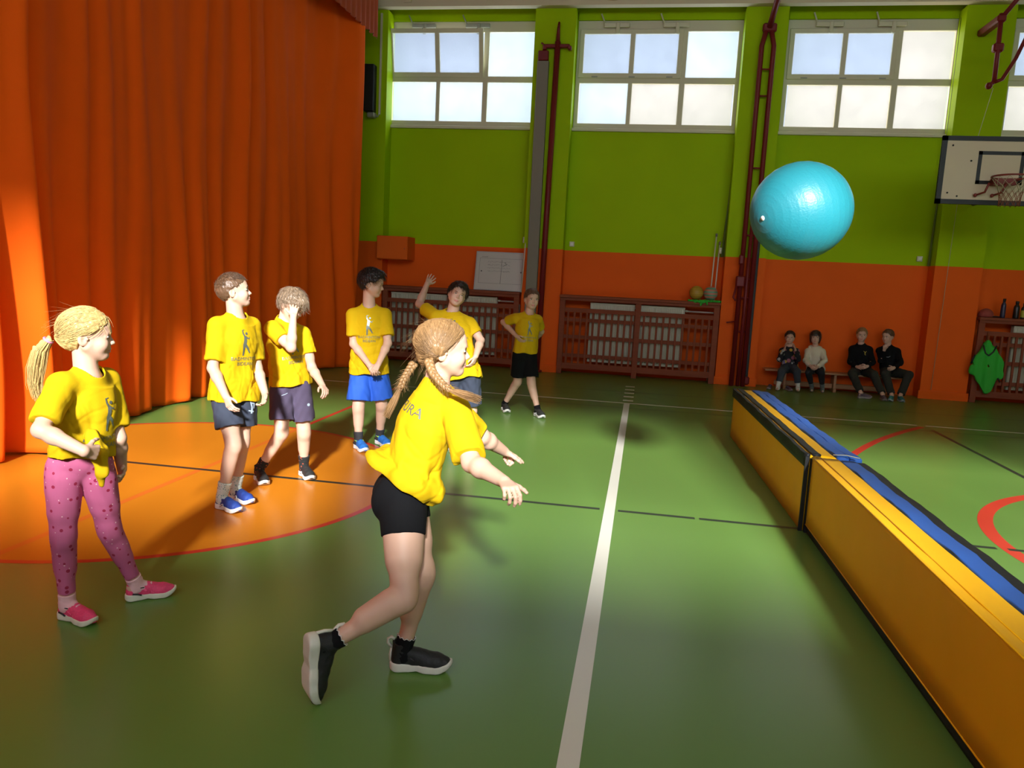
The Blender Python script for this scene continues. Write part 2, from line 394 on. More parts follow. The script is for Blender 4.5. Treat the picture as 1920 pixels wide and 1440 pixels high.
def foot_frame(P, J, s):
    if 'foot' + s in P: f, u = P['foot' + s]; f = unit(f); return f, unit(A3(u) - f * (A3(u) @ f))
    f = J[s + 'toe'] - J[s + 'an']; f[2] = 0; return unit(f), A3((0, 0, 1))

def make_face(P, o, fr, root, brow, iris):
    hs = P['hs']; f, l, u = fr; W = lambda x, y, z: o + (f * x + l * y + u * z) * hs
    M = Matrix((tuple(f), tuple(l), tuple(u))).transposed()
    open_ = P.get('eye', 1.0)
    for y in (1, -1):
        e = MB(); c = W(.0755, .030 * y, -.0070)
        e.sphere(c, (.0100 * hs, .0125 * hs, .0062 * hs * open_), 16, 0, M)
        e.sphere(W(.0825, .0300 * y + P.get('gaze', 0), -.0072), (.0038 * hs, .0054 * hs, .0054 * hs * open_), 12, 1, M)
        e.tube([W(.0848 - 22 * dx * dx, (.030 + dx) * y, -.0066 + .0066 * open_ - 22 * dx * dx) for dx in (-.013, -.007, 0, .007, .013)], .0014 * hs, 5, 2)
        e.build('eye', [mat('eye_white', (.75, .72, .68), .3), iris, mat('eyelash', (.05, .03, .02), .8)], root)
        b = MB(); b.tube([W(.0905 - 16 * dx * dx * (1 if dx > 0 else .6), (.030 + dx) * y, .0105 - 9 * dx * dx) for dx in (-.016, -.009, 0, .009, .016)], [.0012 * hs, .0024 * hs, .0026 * hs, .0022 * hs, .001 * hs], 6)
        b.build('eyebrow', brow, root)

def strands(mb, seeds, dirf, L, r, seg=5, o=None, mi=0, seed=1, lift=.0, fr=None, hs=1, cen=(-.010, 0, .020), rad=(.097, .079, .092), jit=.25, hug=True):
    """fine tapering hair strands that follow an ellipsoidal head"""
    R_ = random.Random(seed); f, l, u = fr; B = np.array([f, l, u]); cen = A3(cen); rad = A3(rad)
    for p in seeds:
        p = A3(p); ln = L * R_.uniform(.7, 1.25); pts = [p]; x = B @ (p - o) / hs
        j = A3([R_.gauss(0, jit) for _ in range(3)])
        for k in range(seg):
            n = (x - cen) / rad ** 2; n /= np.linalg.norm(n); d = dirf(x, n) + j
            if hug: d = d - n * (d @ n) * .92
            d = d / max(1e-6, np.linalg.norm(d)) + n * lift
            x = x + d * ln / seg / hs; pts.append(o + (x @ B) * hs)
        m = len(pts); mb.tube([tuple(t) for t in pts], [r * (1 - .75 * i / (m - 1)) for i in range(m)], 3, mi, cap=False)

def hair_cap(P, o, fr, line, th=.010, extra=(), h=.004, nz=.0025, seed=0, rad=(.0, .0, .0)):
    """skull-hugging hair mass above a hairline z = line(x)"""
    hs = P['hs']; f, l, u = fr; W = lambda x, y, z: o + (f * x + l * y + u * z) * hs; R = (f, l, u)
    F = Field(o - .17, o + .17, h)
    F.el(W(-.010, 0, .020), A3((.092 + th + rad[0], .074 + th + rad[1], .086 + th + rad[2])) * hs, R, .0)
    X, Y, Z = F.xyz((slice(None),) * 3); X = X - o[0]; Y = Y - o[1]; Z = Z - o[2]
    x = (X * f[0] + Y * f[1] + Z * f[2]) / hs; y = (X * l[0] + Y * l[1] + Z * l[2]) / hs; z = (X * u[0] + Y * u[1] + Z * u[2]) / hs
    xs, zs = line; d = (np.interp(x, xs, zs) - z) * .65 * hs + (.0025 * np.sin(y * 210 + 1) + .002 * np.sin(x * 170)) * hs
    F.D = np.maximum(F.D, d.astype(np.float32))
    for e in extra:
        if e[0] == 'el': F.el(W(*e[1]), A3(e[2]) * hs, R, e[3])
        elif e[0] == 'rc': F.rc(W(*e[1]), W(*e[2]), e[3] * hs, e[4] * hs, e[5])
        elif e[0] == 'se': F.el(W(*e[1]), A3(e[2]) * hs, R, e[3], 's')
    F.noise(nz, waves(7, .012, .035, .6, seed))
    return F.nets()

LINE_SHORT = ([-.11, -.07, -.035, -.012, .012, .040, .066, .085], [-.070, -.066, -.045, .004, .012, .012, .050, .058])
def make_hair(P, o, fr, root, m, m2=None):
    st = P['hair']; hs = P['hs']; f, l, u = fr; B = np.array(fr); mb = MB()
    R_ = np.random.RandomState(3)
    def seeds(V, n, cond=lambda x: x[:, 0] > -9):
        x = (V - o) @ B.T / hs; ok = np.where(cond(x) & (np.linalg.norm((x - A3((-.01, 0, .02))) / A3((.092, .074, .086)), axis=1) > 1.04))[0]
        return V[R_.choice(ok, min(n, len(ok)), replace=False)]
    if st in ('crop', 'fade', 'thick', 'tousled', 'fringe', 'bob', 'bunback'):
        th = {'crop': .009, 'fade': .0095, 'thick': .018, 'tousled': .017, 'fringe': .014, 'bob': .015, 'bunback': .010}[st]
        line = LINE_SHORT; ex = []
        if st == 'fade': line = ([-.11, -.07, -.035, -.012, .012, .050, .070, .085], [-.060, -.055, -.036, .006, .020, .030, .046, .060])
        if st in ('thick', 'tousled'): ex = [('el', (.045, 0, .088), (.048, .055, .028), .02)]
        if st == 'fringe':
            line = ([-.11, -.07, -.035, -.012, .012, .040, .070, .095], [-.068, -.062, -.040, .004, .012, .010, .020, .026]); ex = [('el', (.068, -.008, .058), (.034, .056, .034), .02)]
        if st == 'bob':
            line = ([-.11, -.03, .02, .045, .060, .095], [-.105, -.105, -.09, .010, .026, .026]); ex = [('el', (-.015, .068, -.045), (.045, .018, .060), .02), ('el', (-.015, -.068, -.045), (.045, .018, .060), .02)]
        V, Q = hair_cap(P, o, fr, line, th, ex, h=P.get('hh', .004), seed=5, nz=.0015 if st == 'fade' else .003)
        hair = quad_mesh('hair', V, Q, m, None, root)
        n = P.get('ns', 900)
        if n:
            if st == 'fade':
                top = seeds(V, n, lambda x: (x[:, 2] > .066) | ((x[:, 0] < -.05) & (x[:, 2] > .03)))
                strands(mb, top, lambda x, n: A3((.6, 0, -.2)), .024, .0009, 3, o, 0, 4, .35, fr, hs)
                strands(mb, seeds(V, n, lambda x: x[:, 2] < .07), lambda x, n: A3((-.1, 0, -1)), .008, .0006, 2, o, 1, 5, .3, fr, hs)
            else:
                Ls = {'crop': .022, 'thick': .034, 'tousled': .042, 'fringe': .05, 'bob': .07, 'bunback': .03}[st]
                fl = {'crop': (.7, 0, -.3), 'thick': (.8, .15, -.2), 'tousled': (.6, .3, -.3), 'fringe': (.75, -.25, -.75), 'bob': (.1, 0, -1), 'bunback': (-1, 0, -.2)}[st]
                def dr(x, n):
                    c = A3((x[0] + .05, x[1], 0)); nn = np.linalg.norm(c); w = min(1, nn / .05)
                    return A3(fl) * .6 + c / max(nn, 1e-4) * w * .7 + A3((0, 0, -.8)) * (1 if abs(x[1]) > .05 or x[0] < -.06 else 0)
                strands(mb, seeds(V, n), dr, Ls, .0012, 4, o, 0, 4, .22, fr, hs, jit=.3)
            mb.build('hair_strands', [m, m2 or m], hair)
        return hair
    if st == 'ponytail':
        tie = A3((-.098, 0, -.018))
        line = ([-.11, -.07, -.035, -.012, .012, .040, .070, .095], [-.090, -.086, -.060, .006, .014, .026, .048, .060])
        V, Q = hair_cap(P, o, fr, line, .010, [('el', (-.060, 0, -.012), (.045, .058, .060), .02), ('rc', (-.07, 0, 0), tuple(tie), .036, .018, .02)], h=.0035, nz=.0016, seed=2)
        hair = quad_mesh('hair', V, Q, m, None, root)
        strands(mb, seeds(V, 1500), lambda x, n: (tie - x) / max(.01, np.linalg.norm(tie - x)), .085, .0012, 6, o, 0, 4, .05, fr, hs, jit=.10)
        # loose forelock and flyaways
        fl_ = [o + (f * x + l * y + u * z) * hs for x, y, z in [(.060 + .02 * math.sin(i), -.066 + i * .0028, .082 - abs(i - 24) * .0016) for i in range(0, 48, 2)]]
        strands(mb, fl_, lambda x, n: A3((.35, -.5 if x[1] < 0 else .5, -1.0)), .050, .0008, 6, o, 0, 7, .10, fr, hs, jit=.2)
        fa = seeds(V, 60, lambda x: x[:, 2] > .03)
        strands(mb, fa, lambda x, n: A3((-1, 0, -.9)) + n * .25, .075, .00028, 7, o, 0, 8, .12, fr, hs, jit=.35, hug=False)
        mb.build('hair_strands', m, hair)
        T = [A3(p) for p in P['tail']]
        F = Field(np.min(T, 0) - .07, np.max(T, 0) + .07, .0035); rr = (.016, .025, .027, .018, .006)
        for i in range(len(T) - 1): F.rc(T[i], T[i + 1], rr[i] * hs, rr[i + 1] * hs, .012)
        F.noise(.003, waves(6, .014, .03, .15, 9)); V, Q = F.nets(); tl = quad_mesh('ponytail', V, Q, m, None, root)
        mb = MB(); rr_ = random.Random(5)
        for i in range(420):
            a = rr_.uniform(0, 6.28); w = rr_.uniform(.75, 1.25); pts = []; j = [rr_.gauss(0, .004) for _ in range(3)]
            e1 = unit(f); e2 = unit(l)
            for k, t in enumerate(T): pts.append(tuple(t + (e1 * math.cos(a) + e2 * math.sin(a)) * rr[k] * hs * w + A3(j) * k * .5))
            cut_ = rr_.random()
            if cut_ < .55: pts[-1] = tuple(lerp(pts[-2], pts[-1], .2 + cut_))
            mb.tube(pts, [.0013 * (1 - .15 * k) for k in range(len(pts))], 3, 0, cap=False)
        mb.build('hair_strands', m, tl)
        tb = MB(); c = T[0]; ax = unit(T[1] - T[0]); e1 = unit(np.cross(ax, l)); e2 = np.cross(ax, e1)
        tb.tube([tuple(c + (e1 * math.cos(a) + e2 * math.sin(a)) * .0175 * hs) for a in np.linspace(0, 2 * math.pi, 17)[:-1]], .0055, 8, 0, closed=True)
        tb.build('hair_tie', mat('hair_tie_pink', (.75, .25, .42), .7), root, 'pink hair tie')
        return hair
    if st == 'braids':
        line = ([-.11, -.07, -.035, -.012, .012, .035, .060, .095], [-.090, -.085, -.055, .006, .010, .030, .060, .072])
        roots = {1: A3((-.045, .070, -.050)), -1: A3((-.030, -.076, -.020))}
        V, Q = hair_cap(P, o, fr, line, .011, [('el', (-.045, 0, .03), (.075, .070, .072), .02), ('el', (-.03, -.066, .0), (.04, .02, .035), .02), ('el', (-.03, .066, .0), (.04, .02, .035), .02), ('el', (-.075, 0, -.035), (.030, .05, .04), .02)], h=.0035, nz=.0014, seed=2)
        x = (V - o) @ B.T / hs; part = np.exp(-(x[:, 1] / .004) ** 2) * (x[:, 0] < .09)
        V = V - ((x - A3((-.01, 0, .02))) * part[:, None] * .05) @ B * hs
        hair = quad_mesh('hair', V, Q, m, None, root)
        def dr(x, n):
            t = roots[1 if x[1] > 0 else -1] - x; return t / max(.01, np.linalg.norm(t))
        strands(mb, seeds(V, 2200), dr, .075, .0011, 6, o, 0, 4, .04, fr, hs, jit=.09)
        fa = seeds(V, 90, lambda x: (x[:, 0] < -.02))
        strands(mb, fa, lambda x, n: A3((-.5, .1, -1.3)) + n * .7, .070, .00026, 7, o, 0, 8, .12, fr, hs, jit=.5, hug=False)
        mb.build('hair_strands', m, hair)
        for nm in ('braidR', 'braidL'):
            T = [A3(p) for p in P[nm]]; br = MB(); rr_ = random.Random(3)
            seglen = [np.linalg.norm(T[i + 1] - T[i]) for i in range(len(T) - 2)]; tot = sum(seglen); N = 70
            def at(s_):
                s_ = max(0, min(tot - 1e-6, s_))
                for i, L_ in enumerate(seglen):
                    if s_ <= L_: return lerp(T[i], T[i + 1], s_ / L_), unit(T[i + 1] - T[i])
                    s_ -= L_
                return T[-2], unit(T[-2] - T[-3])
            for st_ in range(3):
                pts = []; rs = []
                for i in range(N + 1):
                    s_ = tot * i / N; c, ax = at(s_); c = (at(s_ - .012)[0] + c + at(s_ + .012)[0]) / 3
                    e1 = unit(np.cross(ax, f)) if abs(ax @ f) < .9 else unit(np.cross(ax, l)); e2 = np.cross(ax, e1)
                    ph = 2 * math.pi * (s_ / .048 + st_ / 3); g = (1 - .35 * s_ / tot) * hs
                    pts.append(tuple(c + e2 * .0105 * g * math.sin(ph) + e1 * .0065 * g * math.sin(2 * ph))); rs.append(.0095 * g)
                br.tube(pts, rs, 10)
            for i in range(160):
                c, ax = at(rr_.uniform(.01, tot)); d = unit([rr_.gauss(0, 1) for _ in range(3)]); p = c + d * .012
                br.tube([tuple(p), tuple(p + (d * .4 + ax * .8) * .010), tuple(p + (d * .9 + ax * 1.2) * rr_.uniform(.012, .03))], [.0006, .0005, .0002], 3, 0, cap=False)
            c0, c1 = T[-2], T[-1]; ax = unit(c1 - c0); e1 = unit(np.cross(ax, u)); e2 = np.cross(ax, e1); LL = np.linalg.norm(c1 - c0)
            for i in range(260):
                a = rr_.uniform(0, 6.28); w = rr_.uniform(0, 1) ** .5; L_ = LL * rr_.uniform(.75, 1.1); pts = []
                for k, (t, g) in enumerate(((0, .006), (.3, .012), (.65, .016), (1, .013 + .006 * rr_.random()))):
                    pts.append(tuple(c0 + ax * L_ * t + (e1 * math.cos(a) + e2 * math.sin(a)) * g * w))
                br.tube(pts, [.0013, .0013, .001, .0004], 3, 0, cap=False)
            b = br.build('braid', m, root)
            tb = MB(); tb.tube([tuple(c0 + (e1 * math.cos(a) + e2 * math.sin(a)) * .0075) for a in np.linspace(0, 2 * math.pi, 13)[:-1]], .0022, 6, 0, closed=True)
            tb.build('hair_tie', mat('hair_tie_tan', (.35, .2, .1), .6), b)
        return hair

def shell(F, t):
    F._full = F.D.copy()
def make_shirt(P, J, root, m, o):
    """boxy crew-neck T-shirt hanging from the shoulders, hem and sleeves open"""
    q = P['q']; up, cl, cf, hl, hf = body_frames(J); T = np.linalg.norm(J['neck'] - J['pel']); pel = J['pel']
    lo, hi = bounds({k: J[k] for k in ('pel', 'neck', 'Rsh', 'Lsh', 'Rhip', 'Lhip')}, .22); lo[2] -= .08
    for s in 'RL': e = J[s + 'wr'] if P.get('longs') else lerp(J[s + 'sh'], J[s + 'el'], .8); lo = np.minimum(lo, e - .1); hi = np.maximum(hi, e + .1)
    F = Field(lo, hi, P.get('h', .004)); hem = P.get('hem', -.08); fl = P.get('flare', 1.0); lf = unit(cl + hl)
    lf = unit(lf - up * (lf @ up)); ff = np.cross(lf, up)
    us = [hem - .12, 0, T * .35, T - .16 * q, T - .06 * q]
    F.loft(pel, (lf, ff, up), us, [.158 * q * fl, .148 * q * fl, .134 * q, .134 * q, .105 * q], [.116 * q * fl, .110 * q * fl, .104 * q, .100 * q, .072 * q], .02, P.get('soff'))
    torso_prims(F, J, q, .014, .03, False, True); F.rc(J['neck'] - up * .06 * q, J['neck'] - up * .004, .075 * q, .062 * q, .02)
    for s in 'RL':
        sh, el = J[s + 'sh'], J[s + 'el']; F.rc(J['neck'] - up * .026 * q, sh - up * .010, .048 * q, .042 * q, .030)
        if P.get('longs'):
            wr = J[s + 'wr']; F.rc(sh, el, .052 * q, .047 * q, .03); F.rc(el, wr, .047 * q, .036 * q, .02, 'u', [(lerp(el, wr, .93), wr - el)]); continue
        t = P.get('slv', .62); e = lerp(sh, el, t); ax = unit(el - sh); hang = A3((0, 0, -.012))
        out = P.get('slvr', .058)
        F.rc(sh - up * .006 + hang * .3, lerp(sh, el, t + .25) + hang, .0455 * q, out * q, .030, 'u', [(e, ax + A3(P.get('slvtilt', (0, 0, 0))))])
        for tg, a, b, r1, r2 in limb_prims(J, q, .013, P.get('fat', 1)):
            if tg == 'arm' + s: F.rc(a, b, r1, r2, .02, 'u', [(e, ax + A3(P.get('slvtilt', (0, 0, 0))))])
    for e in P.get('shirt_extra', ()):
        F.rc(*e)
    X, Y, Z = F.xyz((slice(None),) * 3); uu = (X - pel[0]) * up[0] + (Y - pel[1]) * up[1] + (Z - pel[2]) * up[2]
    w = np.clip((T - .02 - uu) / (T * .5), .15, 1.2)
    F.noise(P.get('fold', .0032), waves(8, .06, .15, .22, P.get('seed', 1)), w=w)
    F.noise(.0007, waves(8, .03, .06, .6, P.get('seed', 1) + 50), w=w)
    for cx_, cy_, cz_, ph in waves(4, .15, .26, .45, P.get('seed', 1) + 90):
        t_ = np.sin(X * cx_ + Y * cy_ + Z * cz_ + ph + 1.3 * np.sin(Z * 17 + ph) + .8 * np.sin((X + Y) * 14)); F.D = (F.D + P.get('crease', .0019) * np.exp(-(t_ / .32) ** 2) * np.clip(w, 0, 1)).astype(np.float32)
    inner = F.D + max(.009, 2.3 * P.get('h', .004))
    hn = unit(-up + A3(P.get('hemtilt', (0, 0, 0)))); hp = pel + up * hem
    hw = .006 * np.sin(((X - pel[0]) * lf[0] + (Y - pel[1]) * lf[1]) * 38 + P.get('seed', 1)) + .004 * np.sin(((X - pel[0]) * ff[0] + (Y - pel[1]) * ff[1]) * 60)
    F.D = np.maximum(F.D, ((X - hp[0]) * hn[0] + (Y - hp[1]) * hn[1] + (Z - hp[2]) * hn[2] + hw).astype(np.float32))
    nk = J['neck']; ndir = unit(J['head'] - nk)
    F.rc(nk + up * .002 * q + cf * .014 * q, nk + ndir * .14, .053 * q, .075 * q, .004, 's')
    F.D = np.maximum(F.D, -inner.astype(np.float32))
    V, Q = F.nets(); return quad_mesh('t_shirt', V, Q, m, None, root)

def make_shorts(P, J, root, m, name='shorts'):
    q = P['q']; up, cl, cf, hl, hf = body_frames(J); st = P['short']; frac = st['len']; r0 = st.get('r', .018); pel = J['pel']; top = st.get('top', .09)
    pts = {k: J[k] for k in ('pel', 'Rhip', 'Lhip')}
    for s in 'RL': pts['k' + s] = lerp(J[s + 'hip'], J[s + 'kn'], min(1, frac)); 
    if st.get('long'):
        for s in 'RL': pts['a' + s] = lerp(J[s + 'kn'], J[s + 'an'], st['long'])
    lo, hi = bounds(pts, .17); F = Field(lo, hi, P.get('h', .004)); tight = r0 <= .01
    torso_prims(F, J, q, r0 if tight else r0 * .55, .03, True, False); F.rc(pel + up * .06 * q, pel + up * .18 * q, .082 * q + r0, .086 * q + r0, .03)
    if P.get('glute'):
        for t in (1, -1): F.el(J['pel'] + hl * t * .045 * q - hf * P['glute'] - up * .01, (.062 * q + r0, .070 * q + r0, .085 * q + r0), (hl, hf, up), .03)
    for tg, a, b, r1, r2 in limb_prims(J, q, 0, P.get('fat', 1)):
        s = tg[-1]; hip, kn, an = J[s + 'hip'], J[s + 'kn'], J[s + 'an']
        if tg[:3] == 'arm' or tg[:4] == 'fore': continue
        if st.get('long'): e = lerp(kn, an, st['long']); ax = unit(an - kn)
        else: e = lerp(hip, kn, frac); ax = unit(unit(kn - hip) + A3(st.get('tilt', (0, 0, 0))))
        if tight: F.rc(a, b, r1 + r0, r2 + r0, .018, 'u', [(e, ax)] if (tg[:4] == 'shin') == bool(st.get('long')) or not st.get('long') else ())
    if not tight:
        for s in 'RL':
            hip, kn, an = J[s + 'hip'], J[s + 'kn'], J[s + 'an']
            if st.get('long'):
                F.rc(hip, kn, .070 * q + r0, .050 * q + r0, .02); e = lerp(kn, an, st['long']); F.rc(kn, lerp(kn, an, min(1.2, st['long'] + .3)), .050 * q + r0, .038 * q + r0, .02, 'u', [(e, unit(an - kn))])
            else:
                e = lerp(hip, kn, frac); F.rc(hip, lerp(hip, kn, frac + .15), .068 * q + r0 * .7, (.060 + st.get('flare', .010)) * q + r0, .02, 'u', [(e, unit(unit(kn - hip) + A3(st.get('tilt', (0, 0, 0)))))])
    F.noise(st.get('fold', .0025 if r0 > .01 else .0006), waves(8, .04, .11, .5, P.get('seed', 1) + 11))
    inner = F.D + .006
    F.plane(pel + up * top, up)
    if not st.get('long'):
        F.D = np.maximum(F.D, -np.maximum(inner, 0 * inner).astype(np.float32)) if False else F.D
    V, Q = F.nets(); return quad_mesh(name, V, Q, m, None, root)

def place(ob_name, me, M, parent):
    o = bpy.data.objects.new(ob_name, me); COL.objects.link(o); o.parent = parent
    o.matrix_parent_inverse = parent_world(parent).inverted(); o.matrix_basis = M; return o

# ---- shoes: built once per kind in local axes (x toe, y left, z up), heel at the origin
SH = {}
def shoe_meshes(kind, high=False):
    if ('m', kind) in SH: return SH['m', kind]
    h = .003; F = Field((-.03, -.07, -.01), (.27, .07, .16), h)
    lastc = [(.034, 0, .030), (.085, .004, .030), (.135, .002, .030), (.175, -.002, .030), (.205, -.006, .032)]; rad = [.029, .029, .035, .037, .028]
    for i in range(4): F.rc(lastc[i][:2] + (.034,), lastc[i + 1][:2] + (.034,), rad[i], rad[i + 1], .012)
    F.rc((.030, 0, .05), (.040, 0, .082 + (.03 if high else 0)), .029, .034, .012); F.rc((.05, 0, .07), (.135, 0, .048), .032, .027, .016)
    F.rc((.10, 0, .062), (.15, 0, .045), .026, .024, .014)
    F.rc((.024, 0, .07), (.016, 0, .100 + (.025 if high else 0)), .013, .007, .012)
    X, Y, Z = F.xyz((slice(None),) * 3)
    F.D = np.maximum(F.D, (.022 - Z + .0 * X).astype(np.float32))
    zt = .085 + (.028 if high else 0)
    cutp = (Z - (zt - .16 * np.clip(X - .045, 0, .05) + .25 * np.clip(.03 - X, 0, .03))); F.D = np.maximum(F.D, np.where(X < .098, cutp, -1).astype(np.float32))
    F.rc((.046, 0, .070), (.044, 0, .16), .026, .034, .003, 's')
    F.noise(.0006, waves(6, .02, .05, 1, 3))
    V, Q = F.nets(); up_ = ('u', V, Q)
    F = Field((-.03, -.07, -.012), (.27, .07, .07), h); Xs = F.xyz((slice(None),) * 3); X, Y, Z = Xs
    def seg(a, b, r1, r2):
        ba = A3(b) - A3(a); t = np.clip(((X - a[0]) * ba[0] + (Y - a[1]) * ba[1]) / (ba @ ba), 0, 1)
        return np.sqrt((X - a[0] - ba[0] * t) ** 2 + (Y - a[1] - ba[1] * t) ** 2) - (r1 + (r2 - r1) * t)
    d = seg((.030, 0), (.085, .003), .035, .030)
    for a, b, r1, r2 in (((.085, .003), (.140, .002), .030, .040), ((.140, .002), (.182, -.002), .040, .040), ((.182, -.002), (.208, -.007), .040, .030)):
        e = seg(a, b, r1, r2); k = .012; hh = np.clip(.5 + .5 * (d - e) / k, 0, 1); d = d * (1 - hh) + e * hh - k * hh * (1 - hh)
    bot = .002 + np.clip(X - .17, 0, 1) ** 2 * 7 + np.clip(.02 - X, 0, 1) ** 2 * 10 + np.clip(.0045 - np.abs(X - .10) * .16, 0, .0045); topz = .038 - .060 * np.clip(X - .05, 0, .10) + np.clip(X - .17, 0, 1) ** 2 * 5
    k = .004; dz = np.maximum(Z - topz, bot - Z); F.D = (np.maximum(d, dz) + np.maximum(0, .006 - np.abs(d - dz)) * .25 + 0 * Z).astype(np.float32)
    V, Q = F.nets(); SH['m', kind] = (up_, ('s', V, Q)); return SH['m', kind]

def shoe(kind, M, root, sc=1.0):
    """kind: pink, blue, black, lime, sock, navy, plain"""
    cols = {'pink': ((.70, .045, .14), (.62, .60, .48)), 'blue': ((.012, .045, .25), (.75, .73, .68)), 'black': ((.018, .018, .018), (.72, .70, .66)), 'grey': ((.025, .027, .025), (.72, .70, .66)),
            'lime': ((.02, .16, .55), (.75, .78, .78)), 'sock': ((.008, .008, .009), (.60, .58, .50)), 'plain': ((.06, .06, .06), (.3, .3, .28)), 'teal': ((.02, .16, .17), (.3, .32, .32)), 'mauve': ((.12, .08, .10), (.25, .22, .2))}
    uc, sc_ = cols[kind]
    if kind not in SH:
        (_, V, Q), (_, V2, Q2) = shoe_meshes(kind, kind in ('sock', 'black'))
        um = mat('shoe_upper_' + kind, uc, .6, bump=.25, bscale=500, var=.25, vscale=120); sm = mat('shoe_sole_' + kind, sc_, .6)
        a = quad_mesh('shoe', V, Q, um); b = quad_mesh('sole', V2, Q2, sm); SH[kind] = (a.data, b.data)
        bpy.data.objects.remove(a); bpy.data.objects.remove(b)
        acc = []
        dm = mat('shoe_dark', (.012, .012, .014), .6); wm = mat('shoe_white', (.75, .75, .75), .5); ym = mat('shoe_lime', (.45, .75, .02), .5)
        def strap(x0, w, z0, m, nm, r=.041, rise=.034):
            mb = MB(); pts = []; n = 9
            v = []; 
            for i in range(n):
                t = -1 + 2 * i / (n - 1); y = t * r * (.99 - .10 * abs(t)); z = z0 + rise * math.sqrt(max(0, 1 - t * t * .92))
                for dx in (0, w): v.append((x0 + dx + .010 * t, y, z - dx * .55 + .0006))
            v2 = [(a_, b_ * .95, c_ - .004) for a_, b_, c_ in v]; f = []
            N = len(v)
            for i in range(n - 1):
                f += [(2 * i, 2 * i + 1, 2 * i + 3, 2 * i + 2), (N + 2 * i, N + 2 * i + 2, N + 2 * i + 3, N + 2 * i + 1), (2 * i, 2 * i + 2, N + 2 * i + 2, N + 2 * i), (2 * i + 1, N + 2 * i + 1, N + 2 * i + 3, 2 * i + 3)]
            mb.add(v + v2, f, 0, True); ob = mb.build(nm, m); acc.append((nm, ob.data)); bpy.data.objects.remove(ob)
        def lace(m, n=4, x0=.088, z0=.080):
            mb = MB()
            for i in range(n):
                x = x0 + i * .013; z = z0 - i * .0062
                for sg in (1, -1): mb.tube([(x, -.020 * sg, z - .006), (x + .004, 0, z + .006), (x + .010, .020 * sg, z - .010)], .0022, 5)
            ob = mb.build('laces', m); acc.append(('laces', ob.data)); bpy.data.objects.remove(ob)
        def side(m, pts, r=.0032, nm='side_stripe', ys=(1, -1)):
            mb = MB()
            for sg in ys: mb.tube([(x, sg * y, z) for x, y, z in pts], r, 6)
            ob = mb.build(nm, m); acc.append((nm, ob.data)); bpy.data.objects.remove(ob)
        if kind == 'pink':
            pm = mat('shoe_strap_pink', (.80, .08, .20), .5); strap(.092, .024, .048, pm, 'strap', .038, .038); strap(.125, .024, .034, pm, 'strap', .041, .037)
            side(dm, [(.030, .034, .044), (.055, .035, .040), (.072, .036, .034)], .004, 'side_stripe'); side(dm, [(.018, .022, .085), (.03, .029, .083), (.055, .033, .072), (.085, .030, .071)], .0028, 'collar')
        if kind in ('blue', 'black', 'grey'):
            strap(.090, .020, .050, mat('shoe_strap_' + kind, tuple(c * 1.5 for c in uc), .6), 'strap', .036, .036); lace(wm if kind == 'blue' else dm, 4, .105, .074)
            side(wm, [(.070, .036, .026), (.092, .0375, .048), (.100, .038, .050), (.108, .0385, .026)], .0034)
            if kind != 'blue': side(wm, [(.03, .036, .03), (.07, .037, .028)], .002)
        if kind == 'lime':
            lace(ym, 4, .092, .078); side(ym, [(.018, .024, .090), (.035, .031, .082), (.060, .034, .076), (.085, .030, .074)], .0032, 'collar'); strap(.098, .026, .046, ym, 'strap', .030, .036)
            side(mat('shoe_dark', (0, 0, 0)), [(.02, .030, .05), (.045, .036, .052)], .009, 'heel_patch')
        if kind == 'sock':
            mb = MB(); mb.tube([(.004, 0, .090), (-.012, 0, .108), (-.012, 0, .124), (.0, 0, .132), (.012, 0, .124)], .0065, 8); ob = mb.build('pull_tab', mat('shoe_tab', (.62, .60, .50), .6)); acc.append(('pull_tab', ob.data)); bpy.data.objects.remove(ob)
            mb = MB(); mb.tube([(-.001, 0, .035), (-.003, 0, .06), (.003, 0, .092)], .006, 8); ob = mb.build('heel_strip', mat('shoe_tab', (.6, .6, .5))); acc.append(('heel_strip', ob.data)); bpy.data.objects.remove(ob)
            strap(.080, .022, .052, dm, 'strap', .036, .038)
        if kind == 'navy5' or kind == 'plain': lace(wm, 3)
        SH[kind + '_acc'] = acc
    a, b = SH[kind]; M = M @ Matrix.Scale(sc, 4)
    o = place('shoe', a, M, root); c = place('sole', b, M, o); out = [o]
    for nm, me in SH[kind + '_acc']: place(nm, me, M, o)
    return o

def make_sock(P, J, s, root, m, zl):
    q = P['q']; kn, an = J[s + 'kn'], J[s + 'an']; ax = unit(kn - an); ft, fu = foot_frame(P, J, s); top = an + ax * zl
    F = Field(np.minimum(an, top) - .07, np.maximum(an, top) + .09, .0035)
    F.rc(an - fu * .03, an, .031 * q, .0315 * q, .01); F.rc(an, lerp(an, kn, .5), .0315 * q, .046 * q, .01); F.rc(an - fu * .02, an - fu * .03 + ft * .06, .030 * q, .024 * q, .012)
    if not P.get('shoe'): F.rc(an - fu * .038, an - fu * .052 + ft * .11, .029 * q, .024 * q, .012); F.rc(an - fu * .03, an - fu * .05 - ft * .02, .03 * q, .028 * q, .012)
    F.D = F.D - .0015; F.noise(.0006, waves(5, .015, .03, 2, 2)); F.plane(top, ax); V, Q = F.nets(); return quad_mesh('sock', V, Q, m, None, root)

